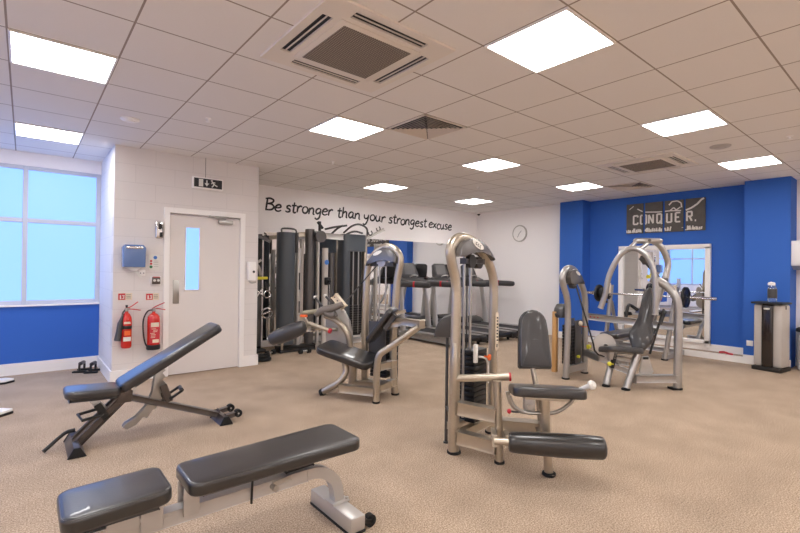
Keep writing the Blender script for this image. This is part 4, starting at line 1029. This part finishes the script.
for y0, y1 in ((.84, 1.02), (-.76, -1.1)):
    b = MB(); b.cyl((0, y0, 0), (0, y1, 0), .0245, 16); b.cyl((0, y0-.012*(1 if y0 > 0 else -1), 0), (0, y0, 0), .036, 16); part(b, 'sleeve', 'chrome', t)
def plate(y_, r, label):
    b = MB(); b.lathe([(.026, -.02), (r*.42, -.02), (r*.5, -.012), (r*.82, -.012), (r*.88, -.022), (r*.97, -.022), (r, -.012), (r, .012), (r*.97, .022), (r*.88, .022), (r*.82, .012), (r*.5, .012), (r*.42, .02), (.026, .02)], (BX-.07, y_, 1.045), (0, 1, 0), 32, ring=True)
    tag(b.build('weight_plate', 'plate'), label, 'weight plate', 'plates on the barbell')
plate(3.26+.72, .155, 'larger black weight plate at the left end of the racked barbell')
plate(3.26-.68, .165, 'black weight plate at the right end of the racked barbell')
plate(3.26+.66, .1, 'smaller black plate inside the left end of the racked barbell')

# ---------------------------------------------------------------- treadmills
def treadmill():
    t = thing('treadmill', '', 'treadmill', (0, 0, 0))
    b = MB(); b.bar((0, .12, .16), (0, 1.7, .16), .5, .02, .004); part(b, 'running_belt', 'belt', t)
    for sx in (-1, 1):
        b = MB(); b.bar((sx*.33, .05, .15), (sx*.33, 1.75, .15), .14, .06, .015); b.bar((sx*.385, .08, .09), (sx*.385, 1.8, .09), .03, .09, .01); part(b, 'side_rail', 'silver', t)
        b = MB(); b.box((sx*.34, .02, .11), (.15, .16, .12), None, .03, 3); part(b, 'rear_cap', 'black', t)
        b = MB(); b.cyl((sx*.33, .12, 0), (sx*.33, .12, .06), .03, 12); b.cyl((sx*.33, 1.7, 0), (sx*.33, 1.7, .06), .03, 12); part(b, 'foot', 'rubber', t)
        b = MB(); b.tube([(sx*.37, 1.55, .16), (sx*.36, 1.6, .6), (sx*.33, 1.68, 1.1)], [.085, .07, .06], 14, 4, rb=.035, side=(1, 0, 0)); part(b, 'upright', 'grey_paint', t)
        b = MB(); b.tube([(sx*.36, 1.72, 1.12), (sx*.38, 1.4, 1.13), (sx*.38, .84, 1.125), (sx*.375, .73, 1.13)], [.06, .066, .062, .045], 12, 4, rb=.04, side=(1, 0, 0)); h = part(b, 'handrail', 'dark', t)
        b = MB(); b.box((sx*.38, 1.18, 1.13), (.088, .05, .12), None, .01); part(b, 'rail_sticker', 'redp', h)
    b = MB(); b.cyl((-.28, .04, .13), (.28, .04, .13), .05, 18); part(b, 'rear_roller', 'black', t)
    b = MB(); b.prism([(1.6, .06), (1.6, .2), (1.68, .27), (1.82, .3), (2.0, .24), (2.05, .06)], (0, 0, 0), (0, 1, 0), (0, 0, 1), .74, .03); part(b, 'motor_hood', 'dark', t)
    b = MB(); b.prism([(1.55, 1.1), (1.6, 1.2), (1.75, 1.26), (1.9, 1.22), (1.85, 1.1)], (0, 0, 0), (0, 1, 0), (0, 0, 1), .7, .03); part(b, 'dashboard', 'dark', t)
    b = MB(); R = R3('X', -18)
    b.prism([(-.25, -.17), (.25, -.17), (.22, -.03), (.19, .14), (.15, .17), (-.15, .17), (-.19, .14), (-.22, -.03)], (0, 1.82, 1.4), (1, 0, 0), R @ V(0, 0, 1), .08, .015); cn = part(b, 'console', 'dark', t)
    b = MB(); b.prism([(-.15, -.1), (.15, -.1), (.145, .13), (-.145, .13)], R @ V(0, -.042, 0)+V(0, 1.82, 1.4), (1, 0, 0), R @ V(0, 0, 1), .008); part(b, 'screen', 'screen', cn)
    b = MB(); b.tube([(-.1, 1.66, 1.27), (-.06, 1.6, 1.3), (.06, 1.6, 1.3), (.1, 1.66, 1.27)], .014, 10, 4); part(b, 'front_grip', 'grey_paint', t)
    return t
p0 = treadmill()
TL = ['leftmost treadmill, nearest the cable machines, facing the mirror', 'middle treadmill of the row facing the mirror', 'rightmost treadmill of the row, its handrail ending before the clock wall']
for k, x_ in enumerate((6.45, 7.4, 8.38)):
    o = p0 if k == 0 else copy_tree(p0)
    o.location = (x_, 5.62, 0); o['label'] = TL[k]; o['category'] = 'treadmill'; o['group'] = 'treadmills facing the mirror'

# ---------------------------------------------------------------- cable station in front of the mirror
def cable_station():
    t = thing('cable_machine', 'tall multi station cable machine with dark shrouded weight columns before the mirror', 'gym machine', (4.2, 7.25, 0))
    X = lambda x: x-4.2
    def col(x, w_, dpt, z0, z1, name, m, y=0.0):
        b = MB(); b.prism(rrect(w_, dpt, min(w_, dpt)*.42), (X(x), y, (z0+z1)/2), (1, 0, 0), (0, 1, 0), z1-z0); return part(b, name, m, t)
    c = col(3.47, .3, .3, .12, 2.04, 'weight_shroud', 'shroud')
    b = MB(); b.tube([(X(3.34), -.1, 2.04), (X(3.36), -.1, 2.1), (X(3.58), -.1, 2.1), (X(3.62), -.1, 2.03)], .015, 8, 4); part(b, 'shroud_rim', 'gun', c)
    col(3.71, .09, .1, 0, 1.78, 'column', 'grey_paint'); col(3.66, .06, .08, 1.7, 2.05, 'column_head', 'dark', -.02)
    b = MB(); b.box((X(3.71), -.053, 1.2), (.02, .006, .3)); b.box((X(3.71), -.053, .75), (.02, .006, .2)); part(b, 'slot', 'black', t)
    col(3.93, .15, .16, 0, 2.13, 'main_column', 'gun')
    col(4.05, .05, .08, .1, 2.0, 'column', 'grey_paint', -.08); col(3.8, .06, .08, .1, 1.95, 'column', 'bin', .05)
    b = MB(); b.cyl((X(4.08), -.08, 2.0), (X(4.08), -.15, 2.0), .105, 26); part(b, 'cable_pulley', 'gun', t)
    b = MB(); b.cyl((X(4.02), -.12, 2.26), (X(4.12), -.12, 2.15), .025, 12); b.cyl((X(4.06), -.12, 2.1), (X(4.06), -.12, 2.27), .025, 12); part(b, 'swivel', 'black', t)
    p = col(4.2, .11, .1, 0, 1.8, 'slide_column', 'bin', -.08)
    b = MB(); b.cyl((X(4.2), -.142, 1.54), (X(4.2), -.146, 1.54), .045, 20); part(b, 'disc_decal', 'blue_item', p)
    b = MB()
    for k in range(5): b.torus((X(4.21), -.143, 1.44-.035*k), (0, 1, 0), .014, .003, 10, 5, 0, 4.5)
    part(b, 'column_decal', 'grey_paint', p)
    b = MB(); b.box((X(4.2), -.18, 1.2), (.1, .09, .14), None, .02); b.cyl((X(4.2), -.22, 1.2), (X(4.2), -.28, 1.2), .02, 12); part(b, 'cable_carriage', 'black', t)
    b = MB(); b.cyl((X(4.2), -.24, 1.14), (X(4.2), -.24, .75), .008, 8); b.cyl((X(4.12), -.24, .72), (X(4.28), -.24, .72), .014, 10); part(b, 'cable_handle', 'chrome', t)
    col(4.38, .12, .12, 0, 1.72, 'column', 'gun')
    # right hand stack behind a dark shroud
    b = MB(); b.prism(rrect(.52, .3, .08), (X(4.83), 0, 1.92), (1, 0, 0), (0, 1, 0), .32); part(b, 'weight_shroud', 'shroud', t)
    b = MB(); b.prism(rrect(.42, .12, .05), (X(4.86), .04, .98), (1, 0, 0), (0, 1, 0), 1.66); part(b, 'shroud_back', 'black', t)
    b = MB(); b.prism(rrect(.16, .3, .07), (X(4.65), 0, .98), (1, 0, 0), (0, 1, 0), 1.66); part(b, 'shroud_side', 'shroud', t)
    for x_ in (4.79, 4.91):
        b = MB(); b.cyl((X(x_), -.12, .2), (X(x_), -.12, 1.82), .013, 10); part(b, 'guide_rod', 'steel', t)
    for k in range(12):
        b = MB(); b.box((X(4.86), -.08, .22+.045*k), (.26, .1, .04), None, .004); part(b, 'stack_plate', 'plate', t)
    col(5.13, .08, .12, 0, 2.06, 'column', 'champ'); col(5.6, .07, .09, 0, 1.95, 'column', 'grey_paint', .25)
    # head beams and pull-up bars
    b = MB(); b.bar((X(4.0), -.05, 2.03), (X(5.1), -.05, 2.0), .1, .1, .02); part(b, 'head_beam', 'grey_paint', t)
    b = MB(); b.bar((X(3.4), .08, 1.98), (X(3.95), .08, 2.05), .08, .08, .012); part(b, 'head_beam', 'champ', t)
    for pts in ([(4.12, -.2, 2.17), (4.3, -.25, 2.22), (4.52, -.3, 2.26)], [(4.34, -.05, 2.1), (4.38, -.2, 2.2), (4.42, -.32, 2.25)], [(4.58, -.1, 2.14), (4.66, -.25, 2.26), (4.8, -.3, 2.3), (5.0, -.25, 2.24), (5.12, -.1, 2.12)], [(4.62, -.05, 2.1), (4.75, -.2, 2.17), (4.95, -.18, 2.15)]):
        b = MB(); b.tube([(X(a), y, z-.04) for a, y, z in pts], .018, 10, 4); part(b, 'pull_up_bar', 'dark', t)
    b = MB(); b.bar((X(5.03), -.05, 1.98), (X(5.52), -.1, 2.22), .05, .05, .01); a = part(b, 'angled_arm', 'grey_paint', t)
    for k in (.35, .75):
        b = MB(); b.torus((X(5.03)+.49*k, -.09, 2.05+.24*k), (0, 1, 0), .045, .012, 18, 8, -.4, 4.2); part(b, 'hook', 'gun', a)
    # base
    b = MB(); b.bar((X(3.3), -.1, .05), (X(3.95), -.1, .05), .2, .08, .015); part(b, 'base_plate', 'black', t)
    b = MB(); b.bar((X(3.9), 0, .05), (X(5.15), 0, .05), .12, .08, .015); b.bar((X(4.2), -.5, .04), (X(4.2), .3, .04), .08, .07, .012); part(b, 'base_beam', 'grey_paint', t)
    b = MB(); b.tube([(X(3.3), -.12, .4), (X(3.28), -.3, .3), (X(3.28), -.3, .08)], .02, 10, 3); part(b, 'foot_bar', 'champ', t)
    return t
cable_station()

def accessory_stand():
    t = thing('cable_pulley_post', 'dark pulley post with yellow bar and hanging grips, beside the blockwork corner', 'gym machine', (3.08, 7.42, 0))
    b = MB(); b.cyl((0, 0, 0), (0, 0, 2.0), .035, 14); part(b, 'post', 'black', t)
    b = MB(); b.bar((-.2, -.02, 2.0), (.12, -.02, 1.92), .05, .06, .01); b.bar((.0, -.02, 1.95), (.16, -.05, 1.88), .04, .05, .01); part(b, 'head_arm', 'gun', t)
    b = MB(); b.cyl((-.14, -.06, 1.84), (-.14, .02, 1.84), .085, 22); part(b, 'pulley', 'black', t)
    b = MB(); b.tube([(-.18, -.08, 1.25), (.1, -.08, 1.255)], .026, 12); part(b, 'yellow_bar', 'yellow', t)
    b = MB(); b.tube([(-.2, -.06, 1.6), (-.05, -.06, 1.45), (.0, -.04, 1.3)], .025, 10, 4); b.tube([(-.2, -.06, 1.32), (-.08, -.06, 1.5), (.0, -.05, 1.56)], .022, 10, 4); part(b, 'swing_arm', 'grey_paint', t)
    b = MB(); b.cyl((-.12, -.1, 1.08), (.02, -.1, .95), .014, 10); b.cyl((.02, -.1, 1.1), (-.14, -.1, .86), .014, 10); b.torus((.1, -.1, .98), (0, 1, 0), .06, .012, 16, 8); b.tube([(.06, -.1, 1.2), (.1, -.1, 1.02)], .006, 8); part(b, 'hanging_grip', 'chrome', t)
    b = MB(); b.torus((.1, -.1, .66), (.2, 1, .3), .09, .014, 20, 8); b.cyl((.01, -.11, .64), (.2, -.1, .7), .016, 10); b.cyl((.1, -.1, .6), (.1, -.1, .25), .01, 8); part(b, 'hanging_grip', 'chrome', t)
    b = MB(); b.box((-.04, .0, .7), (.12, .1, 1.2), None, .02); part(b, 'cover', 'dark', t)
    b = MB(); b.box((-.1, 0, .03), (.34, .3, .06), None, .015); part(b, 'base_plate', 'black', t)
accessory_stand()

# ================================================================ BENCHES
def bench_flat():
    t = thing('adjustable_bench', 'silver framed flat exercise bench with black two part pads, nearest the camera', 'bench', (.82, 2.235, 0))
    X = lambda x: x-.82
    R = R3('Y', 0)
    out = [(-.2, -.17), (.14, -.17), (.19, -.13), (.2, -.06), (.2, .07), (.18, .13), (.13, .165), (-.2, .165), (-.225, .13), (-.225, -.13)]
    def oval(L, Wd0, Wd1, r): # rounded pad outline, width Wd0 at left to Wd1 at right
        o = rrect(L, 1.0, r, 6)
        return o
    def tap(L, w0, w1, r):
        o = []
        for x, y in rrect(L, 1.0, r, 6):
            k = (x+L/2)/L; wq = w0+(w1-w0)*k
            o.append((x, (y/abs(y))*(wq/2-(.5-abs(y))) if abs(y) > 1e-6 else 0))
        return o
    b = MB(); b.pad(tap(.39, .31, .3, .055), .062, .018, .004, R3('Y', -2), (X(.31), 0, .457)); sp_ = part(b, 'seat_pad', 'vinyl', t)
    seam(tap(.39, .31, .3, .055), .005, .0255, R3('Y', -2), (X(.31), 0, .457), 'seam', 'dark', sp_)
    b = MB(); b.pad(tap(.9, .3, .35, .055), .058, .017, .004, R3('Y', -.5), (X(1.02), 0, .456)); sp_ = part(b, 'back_pad', 'vinyl', t)
    seam(tap(.9, .3, .35, .055), .005, .0235, R3('Y', -.5), (X(1.02), 0, .456), 'seam', 'dark', sp_)
    b = MB(); b.bar((X(.62), 0, .412), (X(1.42), 0, .417), .2, .022, .004); part(b, 'pad_plate', 'grey_paint', t)
    b = MB(); b.bar((X(.64), 0, .39), (X(1.3), 0, .395), .07, .03, .004); part(b, 'pad_gap_shade', 'dark', t)  # dark strip stands in for the shade between back pad and spine
    b = MB(); b.bar((X(.15), 0, .40), (X(.46), 0, .405), .16, .03, .004); part(b, 'pad_plate', 'dark', t)  # dark colour stands in for the shade under the seat pad
    # spine, curving down to the rear foot
    b = MB(); b.bar((X(.08), 0, .305), (X(1.2), 0, .308), .06, .066, .004); part(b, 'spine', 'grey_paint', t)
    pts = [(X(1.2), 0, .308), (X(1.26), 0, .304), (X(1.33), 0, .275), (X(1.385), 0, .215), (X(1.405), 0, .14), (X(1.407), 0, .08)]
    P = smooth_path(pts, 5)
    b = MB()
    w_, h_ = .03, .03
    rings = []
    for i, p in enumerate(P):
        d_ = (P[min(i+1, len(P)-1)]-P[max(i-1, 0)]).normalized(); nn = V(0, 1, 0).cross(d_)*-1
        rings.append([b.bm.verts.new(p+V(0, sx*w_, 0)+nn*sz*h_) for sx, sz in ((-1, -1), (1, -1), (1, 1), (-1, 1))])
    for i in range(len(rings)-1):
        for k in range(4): b.bm.faces.new((rings[i][k], rings[i][(k+1) % 4], rings[i+1][(k+1) % 4], rings[i+1][k]))
    b.bm.faces.new(rings[0]); b.bm.faces.new(rings[-1])
    sp = part(b, 'rear_leg', 'grey_paint', t)
    b = MB(); b.box((X(1.41), 0, .098), (.11, .1, .012), None, .003); b.cyl((X(1.455), -.035, .1), (X(1.455), -.035, .115), .01, 10); part(b, 'mounting_plate', 'grey_paint', sp)
    b = MB(); b.box((X(1.405), -.005, .054), (.095, .44, .08), None, .006); rf = part(b, 'rear_foot', 'grey_paint', t)
    b = MB(); b.box((X(1.405), -.005, .008), (.1, .445, .016), None, .003); part(b, 'rubber_base', 'rubber', rf)
    for y_ in (-.21, .19):
        b = MB(); b.cyl((X(1.5), y_+.03, .036), (X(1.5), y_-.005, .036), .034, 20); wl = part(b, 'wheel', 'rubber', rf)
        b = MB(); b.bar((X(1.45), y_+.015, .055), (X(1.505), y_+.015, .036), .045, .02, .006); part(b, 'wheel_bracket', 'black', rf)
    # front post, foot out of frame
    b = MB(); b.bar((X(.18), 0, .30), (X(.12), 0, .06), .06, .08, .01); part(b, 'front_leg', 'grey_paint', t)
    b = MB(); b.box((X(.12), 0, .05), (.11, .45, .08), None, .008); part(b, 'front_foot', 'grey_paint', t)
    # hinge brackets
    b = MB()
    for y_ in (-.05, .05): b.box((X(.60), y_, .37), (.07, .012, .13), None, .01)
    b.cyl((X(.605), -.075, .415), (X(.605), .075, .415), .02, 16); part(b, 'hinge_bracket', 'grey_paint', t)
    b = MB()
    for y_ in (-.045, .045): b.box((X(.44), y_, .345), (.09, .012, .12), None, .008)
    b.cyl((X(.46), -.07, .385), (X(.46), .07, .385), .018, 14); part(b, 'seat_bracket', 'grey_paint', t)
    b = MB(); b.box((X(.33), -.055, .36), (.12, .02, .05), None, .006); b.box((X(.28), 0, .35), (.3, .1, .02), None, .004); part(b, 'seat_support', 'grey_paint', t)
    b = MB(); b.bar((X(.66), -.0, .375), (X(1.08), 0, .378), .05, .022, .006); part(b, 'adjuster_rail', 'chrome', t)
    b = MB(); b.bar((X(1.08), 0, .362), (X(1.24), 0, .365), .04, .022, .006); part(b, 'adjuster_slide', 'black', t)
    b = MB(); b.bar((X(.89), -.04, .41), (X(.885), -.04, .26), .01, .01, .002, (1, 0, 0)); part(b, 'strap', 'black', t)
    b = MB(); b.cyl((X(1.0), -.03, .31), (X(1.0), -.075, .312), .016, 14); b.bar((X(1.0), -.033, .318), (X(1.1), -.033, .328), .006, .03, .002); part(b, 'locking_knob', 'steel', t)
    b = MB(); b.box((X(.52), -.031, .305), (.06, .002, .035), None, 0); part(b, 'maker_label', 'grey_paint', t)
bench_flat()

def bench_incline():
    t = thing('incline_bench', 'dark framed incline bench with raised black backrest, in front of the door', 'bench', (.8, 4.33, 0))
    X = lambda x: x-.8
    a = math.degrees(math.atan2(.44, .77))
    b = MB(); b.pad(rrect(.9, .29, .05), .07, .022, .005, R3('Y', -a), (X(1.0), 0, .665)); part(b, 'back_pad', 'vinyl_b', t)
    b = MB(); b.bar((X(.72), 0, .44), (X(1.36), 0, .82), .1, .025, .006); part(b, 'back_plate', 'dark', t)
    b = MB(); b.pad([(x, y) for x, y in rrect(.37, .29, .06)], .056, .02, .005, R3('Y', 3), (X(.43), 0, .44)); part(b, 'seat_pad', 'vinyl_b', t)
    b = MB(); b.bar((X(.28), 0, .39), (X(.6), 0, .375), .1, .03, .006); part(b, 'seat_plate', 'dark', t)
    b = MB(); b.cyl((X(.63), -.09, .385), (X(.63), .09, .385), .028, 16)
    for y_ in (-.05, .05): b.prism([(-.05, -.06), (.06, -.06), (.07, .03), (.03, .07), (-.03, .05)], (X(.635), y_, .375), (1, 0, 0), (0, 0, 1), .012, .004)
    part(b, 'hinge', 'bronze', t)
    b = MB(); b.bar((X(.64), 0, .365), (X(1.4), 0, .06), .055, .048, .016); part(b, 'rear_beam', 'bronze', t)
    b = MB(); b.bar((X(.66), 0, .37), (X(.34), 0, .055), .05, .048, .016); part(b, 'front_beam', 'bronze', t)
    b = MB(); b.cyl((X(.6), .06, .35), (X(.31), .09, .06), .014, 12); part(b, 'front_brace', 'bronze', t)
    tri = [(-.055, 0), (.055, 0), (.018, .066), (-.018, .066)]
    b = MB(); b.prism(tri, (X(.32), 0, .004), (1, 0, 0), (0, 0, 1), .42, .006); f1 = part(b, 'front_foot', 'bronze', t)
    for y_ in (-.215, .215):
        b = MB(); b.prism([(-.06, 0), (.06, 0), (.02, .071), (-.02, .071)], (X(.32), y_, .002), (1, 0, 0), (0, 0, 1), .02, .004)
        part(b, 'foot_cap', 'rubber', f1)
    b = MB(); b.tube([(X(.33), .1, .12), (X(.26), .1, .105), (X(.13), .02, .02)], .014, 12, 3); hb = part(b, 'lift_handle', 'black', t)
    b = MB(); b.prism(tri, (X(1.43), -.04, .004), (1, 0, 0), (0, 0, 1), .26, .006); f2 = part(b, 'rear_foot', 'bronze', t)
    for y_ in (-.18, .1):
        b = MB(); b.prism([(-.06, 0), (.06, 0), (.02, .071), (-.02, .071)], (X(1.43), y_, .002), (1, 0, 0), (0, 0, 1), .02, .004)
        part(b, 'foot_cap', 'rubber', f2)
    for y_ in (-.13, .07):
        b = MB(); b.bar((X(1.44), y_, .06), (X(1.54), y_, .075), .03, .04, .01); part(b, 'wheel_bracket', 'bronze', f2)
        b = MB(); b.cyl((X(1.55), y_-.022, .075), (X(1.55), y_+.022, .075), .035, 18); w_ = part(b, 'wheel', 'rubber', f2)
        b = MB(); b.cyl((X(1.55), y_-.025, .075), (X(1.55), y_+.025, .075), .008, 10); part(b, 'axle', 'grey_paint', w_)
    # toothed adjuster of the back and its curved bottom end
    b = MB(); teeth = [(.87, .55), (.85, .42), (.85, .32), (.80, .22), (.70, .13), (.64, .10), (.63, .12), (.655, .15), (.73, .20), (.79, .29), (.80, .26), (.83, .31), (.81, .32)]
    sp = [(.885, .56), (.93, .57), (.96, .53), (.93, .51), (.965, .47), (.93, .455), (.97, .41), (.93, .40), (.96, .35), (.92, .34), (.93, .28), (.90, .27), (.89, .21), (.86, .205), (.82, .14), (.79, .16), (.74, .10), (.67, .075), (.64, .10), (.66, .13), (.74, .165), (.82, .25), (.86, .35), (.87, .45)]
    b.prism([(X(x), z) for x, z in sp], (0, -.0, 0), (1, 0, 0), (0, 0, 1), .016, .003)
    b.prism([(X(x), z) for x, z in sp], (0, .045, 0), (1, 0, 0), (0, 0, 1), .016, .003); part(b, 'back_adjuster', 'steel', t)
    for y_ in (-.06, .06):
        b = MB(); b.bar((X(.98), y_, .27), (X(.93), y_, .41), .014, .05, .004); part(b, 'catch', 'bronze', t)
    for y_ in (-.07, .07):
        pass
    b = MB(); b.tube([(X(.98), -.07, .29), (X(1.07), -.09, .35), (X(1.09), .05, .36), (X(1.0), .07, .3)], .012, 10, 1); b.cyl((X(1.075), -.07, .352), (X(1.085), .03, .357), .017, 12); part(b, 'release_handle', 'black', t)
    b = MB(); b.prism([(X(.4), .37), (X(.47), .37), (X(.52), .3), (X(.55), .26), (X(.51), .22), (X(.47), .27)], (0, 0, 0), (1, 0, 0), (0, 0, 1), .02, .004); part(b, 'seat_adjuster', 'steel', t)
    b = MB(); b.tube([(X(.5), -.06, .25), (X(.36), -.1, .24), (X(.34), .05, .25), (X(.48), .06, .27)], .012, 10, 1); b.bar((X(.52), -.055, .22), (X(.46), -.055, .33), .012, .045, .004); part(b, 'release_handle', 'black', t)
bench_incline()

# ================================================================ SMALL THINGS ON THE FLOOR
def pushup(x_, y_, rz, label):
    t = thing('push_up_bar', label, 'fitness accessory', (x_, y_, 0), rz, 'push up bars by the wall')
    b = MB(); b.box((-.08, 0, .012), (.05, .16, .024), None, .008); b.box((.08, 0, .012), (.05, .16, .024), None, .008); part(b, 'foot', 'rubber', t)
    b = MB(); b.tube([(-.08, 0, .02), (-.085, 0, .08), (-.06, 0, .115), (.06, 0, .115), (.085, 0, .08), (.08, 0, .02)], .014, 12, 4); part(b, 'frame', 'black', t)
    b = MB(); b.cyl((-.06, 0, .115), (.06, 0, .115), .024, 14); part(b, 'grip', 'dark', t)
pushup(.615, 7.42, 1.15, 'left black push up bar on the floor by the wall corner under the window')
pushup(.73, 7.3, 1.15, 'right black push up bar on the floor by the wall corner under the window')
t = thing('weight_disc', 'flat black rubber grip plate lying on the floor beyond the door corner', 'weight plate', (2.83, 6.68, 0))
b = MB(); b.torus((0, 0, .03), (0, 0, 1), .11, .028, 26, 10); b.torus((0, 0, .075), (0, 0, 1), .1, .02, 26, 10); b.cyl((0, 0, 0), (0, 0, .09), .02); b.lathe([(.05, .01), (.05, .05), (.03, .055)], seg=18); b.box((0, 0, .03), (.2, .04, .03)); b.box((0, 0, .03), (.04, .2, .03)); part(b, 'rim', 'rubber', t)
b = MB(); b.lathe([(.03, .055), (.028, .06), (.01, .061)], seg=16); part(b, 'hub', 'steel', t)
t = thing('hand_weight', 'small black dumbbell on the floor at the foot of the dark cable column', 'dumbbell', (3.1, 7.0, .045), .5)
b = MB(); b.cyl((-.07, 0, 0), (.07, 0, 0), .014, 10); part(b, 'handle', 'steel', t)
for sx in (-1, 1):
    b = MB(); b.lathe([(.035, 0), (.045, .01), (.045, .05), (.035, .06)], (sx*.05, 0, 0), (sx, 0, 0), 6); part(b, 'head', 'rubber', t)
t = thing('hand_weight', 'black dumbbell on the floor behind the roller pad of the leg extension machine', 'dumbbell', (3.62, 6.8, .045), .1)
b = MB(); b.cyl((-.07, 0, 0), (.07, 0, 0), .014, 10); part(b, 'handle', 'steel', t)
for sx in (-1, 1):
    b = MB(); b.lathe([(.035, 0), (.045, .01), (.045, .05), (.035, .06)], (sx*.05, 0, 0), (sx, 0, 0), 6); part(b, 'head', 'rubber', t)

# two flat floor legs reaching in from the left edge
t = thing('weight_bench_base', 'pair of pale flat floor legs with black ends reaching in at the left edge', 'gym machine', (-.6, 6.4, 0))
for x1_, y_ in ((.52, .83), (.53, -.68)):
    b = MB(); b.prism([(-.35, -.08), (x1_-.08, -.08), (x1_, .0), (x1_-.08, .08), (-.35, .08)], (0, y_, .037), (1, 0, 0), (0, 1, 0), .026, .004); l = part(b, 'floor_leg', 'gloss_white', t)
    b = MB(); b.prism([(-.35, -.086), (x1_-.078, -.086), (x1_+.007, .0), (x1_-.078, .086), (-.35, .086)], (0, y_, .0125), (1, 0, 0), (0, 1, 0), .025, .004); part(b, 'rubber_edge', 'rubber', l)
b = MB(); b.bar((-.3, -.75, .11), (-.3, .9, .11), .1, .08, .012); b.bar((-.3, 0, .1), (-.3, 0, 1.2), .1, .1, .012, (1, 0, 0)); part(b, 'frame', 'grey_paint', t)
